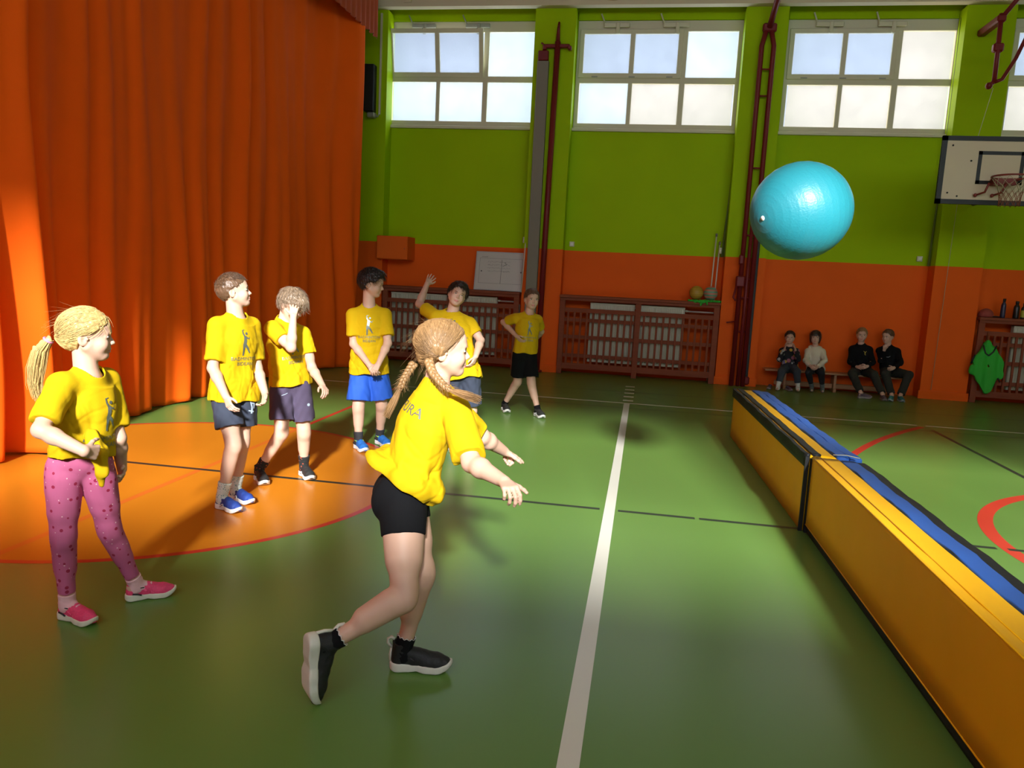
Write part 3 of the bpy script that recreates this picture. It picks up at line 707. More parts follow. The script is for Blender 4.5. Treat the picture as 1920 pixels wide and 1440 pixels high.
# ---- chest print, laid on the cloth by ray casting
def text_shapes(txt, size):
    cu = bpy.data.curves.new('t', 'FONT'); cu.body = txt; cu.size = size; cu.align_x = 'CENTER'; cu.resolution_u = 3
    ob = bpy.data.objects.new('t', cu); COL.objects.link(ob); dg = bpy.context.evaluated_depsgraph_get(); me = bpy.data.meshes.new_from_object(ob.evaluated_get(dg))
    v = [(p.co.x, p.co.y) for p in me.vertices]; f = [tuple(p.vertices) for p in me.polygons]
    bpy.data.objects.remove(ob); bpy.data.curves.remove(cu); bpy.data.meshes.remove(me); return v, f
def stroke(v, f, pts, ws):
    for i in range(len(pts) - 1):
        (x0, y0), (x1, y1) = pts[i], pts[i + 1]; L_ = math.hypot(x1 - x0, y1 - y0); n = max(1, int(L_ / .008)); nx, ny = -(y1 - y0) / L_, (x1 - x0) / L_
        for k in range(n):
            o = len(v)
            for t in (k / n, (k + 1) / n + .08 / n):
                w = ws[i] + (ws[i + 1] - ws[i]) * t; x, y = x0 + (x1 - x0) * t, y0 + (y1 - y0) * t; v += [(x + nx * w, y + ny * w), (x - nx * w, y - ny * w)]
            f.append((o, o + 1, o + 3, o + 2))
def disc(v, f, x, y, r):
    o = len(v); v += [(x + r * math.cos(a * math.pi / 5), y + r * math.sin(a * math.pi / 5)) for a in range(10)]; f.append(tuple(range(o, o + 10)))
def badminton_figure(s=1.0):
    v, f = [], []
    stroke(v, f, [(-.004, .045), (-.006, .015), (-.012, -.012)], [.009, .011, .011])
    stroke(v, f, [(-.014, -.008), (-.016, -.045), (-.018, -.082)], [.010, .007, .005]); stroke(v, f, [(-.006, -.012), (.012, -.035), (.028, -.066)], [.009, .007, .004])
    stroke(v, f, [(-.008, .040), (-.018, .060), (-.020, .082)], [.006, .005, .0035]); stroke(v, f, [(-.020, .080), (-.006, .084)], [.002, .002])
    stroke(v, f, [(.000, .036), (.016, .030), (.022, .024)], [.005, .004, .003]); disc(v, f, .006, .060, .009)
    stroke(v, f, [(.022, .024), (.030, .040)], [.002, .0015])
    return [(x * s, y * s) for x, y in v], f
def lay_print(root, shirt, name, v, f, org, ex, ey, nrm, m, off=.0022):
    me = shirt.data; n = len(me.vertices); co = np.empty(n * 3, dtype=np.float32); me.vertices.foreach_get('co', co); co = co.reshape(-1, 3)
    key = shirt.name
    if key not in SH:
        SH[key] = BVHTree.FromPolygons([tuple(c) for c in co.tolist()], [tuple(p.vertices) for p in me.polygons])
    t = SH[key]; V = []; hit = []
    for x, y in v:
        p = org + ex * x + ey * y; h = t.ray_cast(Vector(p + nrm * .3), Vector(-nrm), .6)
        if h[0] is None: V.append(tuple(p)); hit.append(False)
        else: V.append(tuple(A3(h[0]) + nrm * off)); hit.append(True)
    F_ = [q for q in f if all(hit[i] for i in q)]
    mb = MB(); mb.add(V, F_); return mb.build(name, m, shirt)
# ------------------------------------------------------------------ room
GREEN = (.34, .52, .001); ORANGE = (.80, .115, .010)
PAINT = zmat('wall_paint', ORANGE, GREEN, 2.1)
WHITE = mat('ceiling_paint', (.62, .53, .36), .8, var=.04, vscale=2); FRAME = mat('window_frame_cream', (.62, .58, .41), .55)
XL, XR, YF, YB, ZC = -6.6, 10.0, -3.6, 13.3, 6.75
# floor, with the court markings as inlaid colour
def floor_mat(name, col, rough=.30):
    m = mat(name, col, rough, spec=.36, var=.05, vscale=1.2, bump=.012, bscale=30); return m
FG = floor_mat('floor_green', (.105, .205, .040)); FO = floor_mat('floor_orange', (.54, .178, .010)); FR = floor_mat('floor_red', (.50, .035, .02)); FRO = floor_mat('floor_red_on_orange', (.58, .13, .016))
FK = floor_mat('floor_black', (.02, .028, .02)); FW_ = floor_mat('floor_white', (.62, .60, .52)); FD = floor_mat('floor_dark_green', (.03, .07, .03))
mb = MB(); mb.add([(XL, YF, 0), (XR, YF, 0), (XR, YB + .3, 0), (XL, YB + .3, 0)], [(0, 1, 2, 3)], 0)
def ring(cx, cy, r0, r1, mi, z, a0=0, a1=2 * math.pi, n=128):
    v = []; 
    for i in range(n + 1):
        a = a0 + (a1 - a0) * i / n; v += [(cx + r0 * math.cos(a), cy + r0 * math.sin(a), z), (cx + r1 * math.cos(a), cy + r1 * math.sin(a), z)]
    mb.add(v, [(2 * i, 2 * i + 1, 2 * i + 3, 2 * i + 2) for i in range(n)], mi)
def line(x0, y0, x1, y1, w, mi, z):
    d = Vector((x1 - x0, y1 - y0)).normalized(); nx, ny = -d.y * w / 2, d.x * w / 2
    mb.add([(x0 + nx, y0 + ny, z), (x0 - nx, y0 - ny, z), (x1 - nx, y1 - ny, z), (x1 + nx, y1 + ny, z)], [(0, 1, 2, 3)], mi)
CX, CY, CR = -3.58, 5.12, 1.89
v = [(CX + CR * math.cos(a), CY + CR * math.sin(a), .0004) for a in np.linspace(0, 2 * math.pi, 129)[:-1]]; mb.add(v, [tuple(range(128))], 1)
ring(CX, CY, CR - .045, CR, 2, .0008)
line(-3.3, YF, -3.3, CY - 1.86, .05, 2, .0006); line(-3.3, CY + 1.88, -3.3, 10.18, .05, 2, .0006); line(-3.3, CY - 1.84, -3.3, CY + 1.85, .05, 3, .0008)
for a, b in ((-5.2, -1.9), (-1.37, -.21), (-.08, .45), (.48, 2.38), (2.45, 6.5), (-1.9, -1.37)): line(a, 5.265, b, 5.265, .045, 4, .0010)
ring(4.31, 5.28, 1.80, 1.90, 2, .0009); ring(11.5, 3.49, 10.31, 10.39, 2, .0007, math.radians(140.5), math.radians(166))
line(3.57, 3.0, 3.57, 9.9, .05, 4, .0007); line(XL + 1, 10.18, 3.49, 10.18, .055, 5, .0009); line(3.59, 10.18, XR, 10.18, .055, 5, .0009)
line(-.14, -2, -.14, 10.18, .075, 5, .0011)
for y in (10.42, 10.78, 11.14, 11.5, 11.86): line(-.20, y, -.06, y, .12, 5, .0009)
line(XL + 1, 11.2, XR, 11.35, .04, 6, .0005); line(XL + 1, 9.75, XR, 9.85, .03, 6, .0005)
tag(mb.build('floor', [FG, FO, FR, FRO, FK, FW_, FD]), kind='structure')

# windows: (x0, x1) spans between the pillars
WZ0, WZ1 = 4.14, 5.87
SPAN = [(-4.71, -2.07), (-1.42, 1.25), (1.93, 4.50), (5.20, 7.85)]
PIL = [(-5.30, -4.62), (-2.10, -1.43), (1.24, 1.88), (4.43, 5.12), (7.80, 8.50)]
mb = MB(); YP, YR, YO = 13.0, 13.3, 13.62
for i, (a, b) in enumerate(PIL):
    pb = MB(); pb.box(a, b, YP, YR, 0, 5.96); pb.box(a - .025, b + .025, YP - .025, YP, 0, .13); tag(pb.build('trim_%d' % (i + 2), PAINT), kind='structure')
edges = [XL] + [x for s in SPAN for x in s] + [XR]
mb.box(XL, XR, YR, YO, 0, WZ0)                                      # below the windows
mb.box(XL, SPAN[0][0], YR, YO, WZ0, 6.0)
for i in range(3): mb.box(SPAN[i][1], SPAN[i + 1][0], YR, YO, WZ0, 6.0)
mb.box(SPAN[3][1], XR, YR, YO, WZ0, 6.0); mb.box(XL, XR, YR, YO, WZ1, ZC)
tag(mb.build('wall_back', PAINT), kind='structure')
mb = MB(); mb.box(XL, XR, YP - .12, YP, 5.96, ZC); mb.box(XL, XR, YP - .15, YP - .12, 5.96, 6.02)
for x in (-4.3, -.9, 1.7, 4.0, 6.4): mb.box(x, x + .12, YP - .17, YP - .12, 6.02, 6.3)
tag(mb.build('trim_1', WHITE), kind='structure')
mb = MB(); mb.box(XL, XR, YF, YO, ZC, ZC + .2)
for y in (1.0, 4.0, 7.0, 10.0): mb.box(XL, XR, y, y + .25, ZC - .28, ZC)
tag(mb.build('ceiling', WHITE), kind='structure')
mb = MB(); mb.box(XL - .2, XL, YF, YO, 0, ZC); tag(mb.build('wall_left', PAINT), kind='structure')
mb = MB(); mb.box(XR, XR + .2, YF, YO, 0, ZC); tag(mb.build('wall_right', PAINT), kind='structure')
# rear wall with its own row of windows, the sunny side
RZ0, RZ1 = 3.98, 6.45; RS = [(-6.3, -3.45), (-3.05, -.20), (.20, 3.05), (3.45, 6.3), (6.7, 9.55)]
mb = MB(); mb.box(XL, XR, YF - .3, YF, 0, RZ0); mb.box(XL, XR, YF - .3, YF, RZ1, ZC); e = [XL] + [x for s in RS for x in s] + [XR]
for i in range(0, len(e), 2): mb.box(e[i], e[i + 1], YF - .3, YF, RZ0, RZ1)
tag(mb.build('wall_rear', PAINT), kind='structure')

GL = [glass_mat('frosted_glass', (.86, .90, .97)), glass_mat('frosted_glass_grey', (.70, .74, .80)), glass_mat('frosted_glass_warm', (.88, .83, .76))]
HW = mat('steel_dull', (.35, .36, .30), .5, metal=.4)
def window(n, x0, x1, opened=False, warm=False):
    root = empty('window_%d' % n, ((x0 + x1) / 2, YR + .05, WZ0)); root['kind'] = 'structure'
    y0, y1 = YR + .03, YR + .10; zm = 4.93; wd_ = (x1 - x0 - .14) / 3; xs = [x0 + .07 + wd_ * i for i in range(4)]
    f = MB(); f.box(x0, x1, y0, y1, WZ0, WZ0 + .09, bev=.006); f.box(x0, x1, y0, y1, WZ1 - .17, WZ1, bev=.006); f.box(x0, x0 + .07, y0 + .0013, y1 - .0013, WZ0 + .001, WZ1 - .001, bev=.006); f.box(x1 - .07, x1, y0 + .0013, y1 - .0013, WZ0 + .001, WZ1 - .001, bev=.006)
    f.box(x0, x1, y0 + .002, y1 - .002, zm - .05, zm + .05, bev=.006)
    f.box(xs[1] - .035, xs[1] + .035, y0 + .003, y1 - .003, WZ0, zm, bev=.006); f.box(xs[2] - .045, xs[2] + .045, y0 + .003, y1 - .003, WZ0, WZ1, bev=.006)
    f.box(x0 - .02, x1 + .02, YR - .05, YR + .04, WZ0 - .05, WZ0, bev=.006)
    f.build('window_frame', FRAME, root)
    a = math.radians(13) if opened else 0; zt = WZ1 - .17; piv = Vector((0, y0 - .004, zm + .05))
    M = Matrix.Translation(piv) @ Matrix.Rotation(a, 4, 'X') @ Matrix.Translation(-piv)
    s = MB(); sx0, sx1, sz0, sz1 = x0 + .04, xs[2] - .03, zm + .03, zt + .03; sy0, sy1 = y0 - .03, y0 + .02
    for j, q in enumerate(((sx0, sx1, sz0, sz0 + .075), (sx0, sx1, sz1 - .075, sz1), (sx0 + .001, sx0 + .075, sz0 + .001, sz1 - .001), (sx1 - .075, sx1 - .001, sz0 + .001, sz1 - .001), (xs[1] - .04, xs[1] + .04, sz0 + .002, sz1 - .002))): s.box(q[0], q[1], sy0 + (j > 1) * .0014, sy1 - (j > 1) * .0014, q[2], q[3], bev=.006, M=M)
    so_ = s.build('sash', FRAME, root)
    g0 = GL[2] if warm else GL[0]
    for i in range(2):
        p = MB(); p.box((sx0 + .07, xs[1] + .035)[i], (xs[1] - .035, sx1 - .07)[i], sy0 + .018, sy0 + .028, sz0 + .07, sz1 - .07, M=M); p.build('pane', GL[1], so_)
    for i in range(3):
        p = MB(); p.box(xs[i] + .02, xs[i + 1] - .02, y0 + .03, y0 + .04, WZ0 + .05, zm - .02); p.build('pane', GL[2] if warm or (n == 2 and i) else GL[0], root)
    p = MB(); p.box(xs[2] + .03, xs[3], y0 + .03, y0 + .04, zm + .02, zt + .02); p.build('pane', g0, root)
    for k in (.16, .52):
        xo = x0 + (x1 - x0) * k; h = MB()
        h.box(xo, xo + .42, y0 - .07, y0 - .02, WZ1 - .12, WZ1 - .05, bev=.01); h.box(xo + .20, xo + .26, y0 - .09, y0 - .04, zt - .06, WZ1 - .05, bev=.01)
        h.tube([(xo + .02, y0 - .05, WZ1 - .07), (xo - .05, y0 - .09, WZ1 + .08)], .012, 6)
        if opened: h.tube([(xo + .23, y0 - .06, zt - .03), (xo + .23, y0 - .20, zt - .0)], .010, 6)
        h.build('window_opener', HW if opened else FRAME, root)
    if not opened:
        for k in (.10, .33, .56): h = MB(); h.box(x0 + (x1 - x0) * k, x0 + (x1 - x0) * k + .10, sy0 - .006, sy0, zm + .035, zm + .055); h.build('hinge', mat('hinge_grey', (.3, .3, .26), .5), root)
    sky_panel(x0 + .02, x1 - .02, WZ0 + .02, WZ1 - .02, YO + .05, 1, SKY_FRONT)
for i, (a, b) in enumerate(SPAN): window(i + 1, a, b, i == 0, i >= 2)
for i, (a, b) in enumerate(RS):
    root = empty('window_%d' % (i + 5), ((a + b) / 2, YF - .15, RZ0)); root['kind'] = 'structure'; f = MB()
    for q in ((a, b, RZ0, RZ0 + .06), (a, b, RZ1 - .06, RZ1), (a, a + .06, RZ0, RZ1), (b - .06, b, RZ0, RZ1), (a, b, 5.25, 5.31)): f.box(q[0], q[1], YF - .20, YF - .12, q[2], q[3])
    for k in (1, 2): x = a + (b - a) * k / 3; f.box(x - .025, x + .025, YF - .20, YF - .12, RZ0, RZ1)
    f.build('window_frame', FRAME, root)
    p = MB(); p.box(a + .03, b - .03, YF - .17, YF - .16, RZ0 + .03, RZ1 - .03); p.build('pane', GL[0], root)
    sky_panel(a, b, RZ0, RZ1, YF - .36, -1, SKY_REAR)

# ------------------------------------------------------------------ curtain
CURT = mat('curtain_orange', (.85, .112, .005), .85, spec=.08, bump=.08, bscale=160, var=.06, vscale=3)
ys = np.arange(-3.4, 11.93, .018); zs = np.concatenate([np.linspace(.015, .3, 6), np.linspace(.4, 5.75, 30)])
def curtain_x(y, z):
    base = np.interp(y, [-4, 4.0, 5.3, 6.0, 7.2, 8.4, 10.6, 11.3, 11.95], [-4.80, -4.84, -4.86, -4.98, -5.12, -5.18, -5.10, -5.0, -4.56])
    fl = np.clip(1 - z / 3.0, 0, 1); y_ = y + .05 * np.sin(z * 1.3 + y * 2)
    w = .055 * np.sin(y_ * 12.5 + 1.6 * np.sin(y_ * 2.1)) + .018 * np.sin(y_ * 22 + 2 * np.sin(y_ * 1.3) + .5 * z) + .03 * np.sin(y_ * 6.1 + 1)
    rdg = sum(a_ * np.exp(-((y_ - c_ - .03 * (z - 1)) / w_) ** 2) for c_, a_, w_ in ((4.92, .15, .085), (5.30, .17, .10), (6.72, .10, .12), (6.95, .07, .09), (7.85, .10, .13), (8.15, .08, .08), (9.1, .09, .10), (10.2, .07, .09)))
    return base + w * (.62 + .6 * fl) + rdg * (.45 + .55 * np.clip(1.3 - z / 2.2, 0, 1))
Yg, Zg = np.meshgrid(ys, zs, indexing='ij'); Xg = curtain_x(Yg, Zg); Zg2 = Zg + (Zg < .02) * .012 * np.sin(Yg * 9)
nY, nZ = Yg.shape; Vc = np.stack([Xg, Yg, np.maximum(.008, Zg2)], -1).reshape(-1, 3); I = np.arange(nY * nZ).reshape(nY, nZ)
Qc = np.stack([I[:-1, :-1], I[1:, :-1], I[1:, 1:], I[:-1, 1:]], -1).reshape(-1, 4)
cu = quad_mesh('curtain', Vc, Qc, CURT); md = cu.modifiers.new('cloth', 'SOLIDIFY'); md.thickness = .004; md.offset = 1
tag(cu, 'floor-length orange stage curtain hanging in deep folds along the left side', 'curtain')
# valance
yv = np.arange(2.0, 12.55, .03); zv = np.array([5.34, 5.36, 5.5, 5.8, 6.4]); Yg, Zg = np.meshgrid(yv, zv, indexing='ij'); Xg = -4.62 + .022 * np.sin(Yg * 34 + np.sin(Yg * 3)) * np.clip((6.6 - Zg), 0, 1)
Zg = Zg + .02 * np.abs(np.sin(Yg * 17)) * (Zg < 5.4); Vc = np.stack([Xg, Yg, Zg], -1).reshape(-1, 3); nY, nZ = Yg.shape; I = np.arange(nY * nZ).reshape(nY, nZ)
Qc = np.stack([I[:-1, :-1], I[1:, :-1], I[1:, 1:], I[:-1, 1:]], -1).reshape(-1, 4)
va = quad_mesh('valance', Vc, Qc, mat('valance_red', (.40, .06, .012), .85, bump=.08, bscale=120)); md = va.modifiers.new('cloth', 'SOLIDIFY'); md.thickness = .006
tag(va, 'short dark orange valance with a gathered lower edge above the curtain', 'valance')
mb = MB(); mb.box(-4.9, -4.68, -3.4, 12.5, 6.35, 6.45); tag(mb.build('curtain_rail', mat('rail', (.3, .28, .22), .5)), 'curtain rail box running under the ceiling above the orange curtain', 'rail')

# ------------------------------------------------------------------ radiators behind slatted screens
WOOD = mat('screen_wood', (.235, .060, .028), .65, spec=.15, bump=.1, bscale=60, var=.15, vscale=5, stretch=(1, 1, 6)); RADM = mat('radiator_cream', (.58, .56, .42), .5)
def screen(x0, x1, label, yf=12.94):
    root = empty('radiator_screen', ((x0 + x1) / 2, yf, 0), label, 'radiator screen', 'slatted wooden radiator screens')
    xm = (x0 + x1) / 2; f = MB()
    for x in (x0 + .045, xm, x1 - .045): f.box(x - .045, x + .045, yf, yf + .05, 0.0, 1.30, bev=.004)
    for z0, z1 in ((.09, .19), (1.06, 1.13)): f.box(x0, x1, yf + .004, yf + .046, z0, z1, bev=.003)
    f.box(x0, x1, yf - .004, yf + .05, 1.255, 1.30, bev=.003); f.build('frame', WOOD, root)
    r = MB()
    for z in (.32, .64, .93): r.box(x0 + .05, x1 - .05, yf + .034, yf + .054, z - .03, z + .03)
    r.build('rail', WOOD, root)
    n = int((x1 - x0) / .107)
    s = MB()
    for i in range(1, n):
        x = x0 + .045 + (x1 - x0 - .09) * i / n
        if abs(x - xm) < .06: continue
        s.box(x - .0175, x + .0175, yf + .008, yf + .034, .13, 1.09, bev=.003)
    s.build('slats', WOOD, root)
    t = MB(); t.box(x0 - .01, x1 + .01, yf - .03, YR - .005, 1.30, 1.345, bev=.005); t.build('shelf_top', WOOD, root); return root
screen(-4.58, -1.53 - .02 - .6 + .02, 'dark red slatted wooden radiator screen behind the standing boys, under the whiteboard')
screen(-1.42, 1.22, 'slatted wooden radiator screen in the middle bay, with two balls on its top')
screen(5.15, 7.75, 'slatted wooden radiator screen at the right edge, with a green bib hung on it')
def radiator(x0, x1, label, z0=.22, z1=1.235):
    root = empty('radiator', ((x0 + x1) / 2, 13.12, z0), label, 'radiator', 'cream panel radiators'); b = MB()
    y0, y1 = 13.08, 13.18; n = int((x1 - x0) / .036); v = []; f = []
    for i in range(n + 1):
        x = x0 + (x1 - x0) * i / n
        for dx, dy in ((-.012, 0), (-.005, -.007), (.005, -.007), (.012, 0)): v += [(x + dx, y0 + dy, z0 + .03), (x + dx, y0 + dy, z1 - .03)]
    m = len(v) // 2; f = [(2 * i, 2 * i + 2, 2 * i + 3, 2 * i + 1) for i in range(m - 1)]; b.add(v, f); b.box(x0 - .012, x1 + .012, y0 + .001, y1, z0, z1, bev=.006); b.box(x0 - .012, x1 + .012, y0 - .012, y0 + .004, z1 - .035, z1, bev=.004); b.box(x0 - .012, x1 + .012, y0 - .012, y0 + .004, z0, z0 + .035, bev=.004)
    b.build('panel', RADM, root)
    p = MB(); p.tube([(x1, 13.14, z1 - .06), (x1 + .07, 13.14, z1 - .06)], .012, 8); p.sphere((x1 + .04, 13.14, z1 - .06), .02, 10); p.build('valve', RADM, root)
    for xb in (x0 + .1, x1 - .14): br = MB(); br.box(xb, xb + .04, y1, YR - .002, z0 + .2, z1 - .2); br.build('bracket', RADM, root)
radiator(-.90, -.17, 'left cream radiator behind the middle screen'); radiator(-.07, .66, 'right cream radiator behind the middle screen')
radiator(-4.45, -3.95, 'cream radiator at the curtain end, behind the left screen'); radiator(-3.82, -2.55, 'long cream radiator behind the left screen, below the whiteboard')
radiator(5.72, 7.0, 'cream radiator behind the screen at the right edge')
pm = mat('pipe_pale', (.50, .45, .40), .5)
mb = MB(); mb.tube([(.72, 13.15, 1.17), (1.15, 13.15, 1.17), (1.19, 13.15, 1.13), (1.19, 13.15, .02)], .014, 8); mb.tube([(.70, 13.16, .30), (1.13, 13.16, .30), (1.13, 13.16, .02)], .012, 8); tag(mb.build('heating_pipe', pm), 'pale heating pipe beside the right radiator of the middle bay', 'pipe')
mb = MB(); mb.tube([(-2.48, 13.15, 1.17), (-2.2, 13.15, 1.17), (-2.15, 13.15, 1.12), (-2.15, 13.15, .02)], .014, 8); tag(mb.build('heating_pipe', pm), 'pale heating pipe at the right end of the left screen', 'pipe')

# ------------------------------------------------------------------ things on and against the back wall
RED = mat('red_steel', (.17, .012, .012), .45, spec=.3)
root = empty('equipment_post', (-1.75, 12.92, 0), 'tall dark red steel post with a cross-shaped head, standing against the first pillar', 'post')
mb = MB(); mb.tube([(-1.755, 12.92, 0), (-1.70, 12.92, 5.42)], .048, 14); mb.tube([(-1.755, 12.92, 0), (-1.755, 12.92, .03)], .09, 14); mb.build('post', RED, root)
mb = MB(); mb.box(-1.92, -1.50, 12.89, 12.95, 5.32, 5.38, bev=.012); mb.box(-1.94, -1.88, 12.88, 12.96, 5.29, 5.35, bev=.01); mb.box(-1.53, -1.47, 12.88, 12.96, 5.29, 5.35, bev=.01); mb.build('crossbar', RED, root)
mb = MB(); mb.tube([(-1.70, 12.92, 5.40), (-1.70, 12.92, 5.62), (-1.69, 12.88, 5.70), (-1.70, 12.86, 5.62)], [.035, .025, .018, .015], 8); mb.build('hook', RED, root)
root = empty('cable_duct', (-1.88, 12.96, 0), 'flat grey metal duct running up the first pillar beside the red post', 'duct')
mb = MB(); mb.box(-2.02, -1.83, 12.90, 12.985, 0, 5.12, bev=.006); mb.build('cover', mat('duct_grey', (.20, .18, .13), .6), root)
mb = MB(); mb.box(-2.01, -1.84, 12.89, 12.97, 5.125, 5.28, bev=.01); mb.tube([(-1.93, 12.93, 5.28), (-1.93, 12.93, 5.38), (-1.97, 12.91, 5.40)], .015, 8); mb.build('cap', RED, root)
root = empty('equipment_post', (1.58, 12.9, 0), 'pair of dark red steel tubes with rungs climbing the second pillar, braced to the ceiling', 'post')
mb = MB(); mb.tube([(1.50, 12.9, 0), (1.50, 12.9, 5.35), (1.55, 12.9, 5.60)], .038, 12); mb.build('tube', RED, root); mb = MB(); mb.tube([(1.68, 12.9, 0), (1.68, 12.9, 5.35), (1.62, 12.9, 5.60)], .038, 12); mb.build('tube', RED, root); mb = MB(); mb.tube([(1.60, 12.9, 0), (1.60, 12.9, 2.9)], .03, 10); mb.build('inner_tube', RED, root)
for z in (.9, 1.45, 1.75, 2.45, 3.5, 4.6, 5.0): mb = MB(); mb.tube([(1.50, 12.9, z), (1.68, 12.9, z)], .014, 8); mb.build('rung', RED, root)
mb = MB(); mb.box(1.49, 1.70, 12.86, 12.94, 5.55, 5.68, bev=.02); mb.tube([(1.59, 12.88, 5.62), (1.66, 12.45, 6.10), (1.74, 12.0, 6.6)], .045, 12); mb.build('brace', RED, root)
mb = MB(); mb.box(1.42, 1.56, 12.80, 12.89, 1.62, 1.80, bev=.02); mb.tube([(1.45, 12.84, 1.70), (1.40, 12.80, 1.45), (1.44, 12.78, 1.40)], .018, 8); mb.build('winch', RED, root)
mb = MB(); mb.box(1.44, 1.52, 12.82, 12.89, 1.98, 2.14, bev=.02); mb.build('latch', RED, root)
mb = MB(); mb.tube([(1.47, 12.88, 1.06), (1.33, 12.82, 1.04)], .012, 8); mb.build('peg', RED, root)
root = empty('wall_strip', (1.75, 12.97, 0), 'narrow black rubber strip down the second pillar beside the red tubes', 'strip')
mb = MB(); mb.box(1.715, 1.76, 12.94, 12.985, .15, 2.62, bev=.006); mb.build('strip', mat('rubber_black', (.008, .008, .009), .6), root); mb = MB(); mb.box(1.66, 1.79, 12.92, 12.985, .03, .16, bev=.02); mb.build('foot', RED, root)

# whiteboard leaning on the shelf
root = empty('whiteboard', (-2.52, 13.15, 1.345), 'white dry-erase board with a drawn table, leaning on the shelf of the left screen', 'whiteboard')
M = Matrix.Translation((-2.50, 13.07, 1.352)) @ Matrix.Rotation(math.radians(-12), 4, 'X')
mb = MB(); mb.box(-.455, .455, -.010, .010, 0, .67, bev=.004, M=M); mb.build('board', mat('whiteboard_white', (.56, .54, .50), .25, var=.04, vscale=4), root)
mb = MB()
for q in ((-.465, .465, -.014, .012, -.004, .014), (-.465, .465, -.014, .012, .66, .678), (-.465, -.449, -.014, .012, 0, .67), (.449, .465, -.014, .012, 0, .67)): mb.box(*q, M=M, bev=.003)
mb.build('frame', mat('alu', (.45, .45, .45), .4, metal=.6), root)
mb = MB(); R_ = random.Random(4)
def wl(x0, z0, x1, z1, r=.0018): mb.tube([M @ Vector((x0, -.0115, z0)), M @ Vector((x1, -.0115, z1))], r, 4)
wl(-.39, .12, -.39, .56); wl(-.39, .56, .37, .56); wl(.37, .12, .37, .56); wl(-.39, .12, .37, .12); wl(.0, .12, .0, .54, .003)
for rr in range(4):
    z = .50 - rr * .055; x = -.25
    while x < .14:
        w = R_.uniform(.012, .03); wl(x, z + R_.uniform(-.012, .012), x + w, z + R_.uniform(-.014, .014), .0014); x += w * R_.uniform(.5, 1.3)
wl(.03, .33, .14, .34, .002); wl(.05, .50, .08, .46, .003); wl(-.36, .585, -.25, .585, .003); wl(.02, .42, .10, .47, .003)
for x in (-.35, .35): mb.tube([M @ Vector((x, -.011, .33)), M @ Vector((x, -.019, .33))], .011, 10)
mb.build('marker_writing', mat('marker_dark', (.05, .05, .06), .6), root)

def simple(name, label, cat, mb, m, group=None): return tag(mb.build(name, m), label, cat, group)
root = empty('wall_cabinet', (-4.3, 13.0, 1.8), 'small orange box cabinet fixed high on the wall next to the curtain', 'cabinet')
mb = MB(); mb.box(-4.68, -4.12, 12.86, YR, 1.80, 2.20, bev=.005); mb.build('box', mat('cabinet_orange', (.74, .12, .012), .6, spec=.1), root)
mb = MB(); mb.box(-4.67, -4.13, 12.845, 12.86, 1.81, 2.19, bev=.004); d = mb.build('door', mat('cabinet_orange_door', (.78, .13, .014), .6, spec=.1), root)
mb = MB(); mb.sphere((-4.17, 12.842, 1.99), .008, 8); mb.build('lock', mat('dark_metal', (.03, .02, .02), .5), d)
BLK = mat('plastic_black', (.012, .012, .014), .5)
root = empty('loudspeaker', (-4.86, 12.9, 4.23), 'narrow black column loudspeaker high on the pillar beside the curtain edge', 'loudspeaker')
mb = MB(); mb.box(-4.98, -4.80, 12.84, 13.0, 4.28, 5.05, bev=.01); mb.build('cabinet', BLK, root); mb = MB(); mb.box(-4.92, -4.78, 12.86, 13.0, 4.18, 4.27, bev=.02); mb.tube([(-4.80, 12.93, 4.24), (-4.74, 12.93, 4.20), (-4.72, 12.93, 4.26)], .010, 6); mb.build('bracket', mat('steel_dull', (0, 0, 0)), root)
mb = MB(); mb.box(-4.745, -4.715, 12.965, 13.0, 4.25, 5.9); simple('cable_trunking', 'thin cream cable trunking running up the pillar by the loudspeaker', 'trunking', mb, FRAME)
def rod(x, z0, z1, label, y=13.2, lean=.03, r=.011):
    root = empty('window_rod', (x, y, z0), label, 'rod', 'white window-opening rods'); mb = MB(); mb.tube([(x, y - .06, z0), (x + lean, y + .03, z1)], r, 8); mb.build('rod', mat('rod_white', (.62, .58, .46), .4), root)
    mb = MB(); mb.tube([(x + lean, y + .03, z1 - .02), (x + lean, y + .03, z1 + .03)], r * 1.5, 8); mb.build('cap', mat('rod_cap', (.2, .18, .14), .4), root); return root
rod(-2.10, 1.345, 2.42, 'white window rod leaning in front of the right edge of the whiteboard', 13.0); rod(1.06, 1.345, 2.45, 'longer white window rod at the right end of the middle bay'); rod(1.13, 1.345, 2.32, 'shorter white window rod beside the second pillar', lean=.025)
def smallbox(name, x, z, s, label, cat, y=YR, m=FRAME, dz=None):
    mb = MB(); mb.box(x - s, x + s, y - .035, y, z - (dz or s), z + (dz or s), bev=.006); root = tag(mb.build(name, m), label, cat)
    mb = MB(); mb.box(x - s * .55, x + s * .55, y - .040, y - .034, z - s * .5, z + s * .5); mb.build('cover', mat('switch_white', (.7, .68, .62), .4), root)
smallbox('wall_socket', -1.31, 2.21, .042, 'small white square wall box on the green paint right of the first pillar', 'wall box'); smallbox('wall_socket', 4.28, 2.21, .042, 'small white square wall box on the green paint left of the third pillar', 'wall box')
smallbox('crank_housing', 1.17, 2.20, .022, 'pale cord housing on the pipe by the second pillar', 'housing', 13.22, dz=.05); smallbox('crank_housing', -2.13, 2.24, .022, 'pale cord housing above the whiteboard beside the first pillar', 'housing', 13.2, dz=.05); smallbox('crank_housing', 4.50, 2.12, .022, 'pale cord housing on the pipe beside the third pillar', 'housing', 13.2, dz=.05)
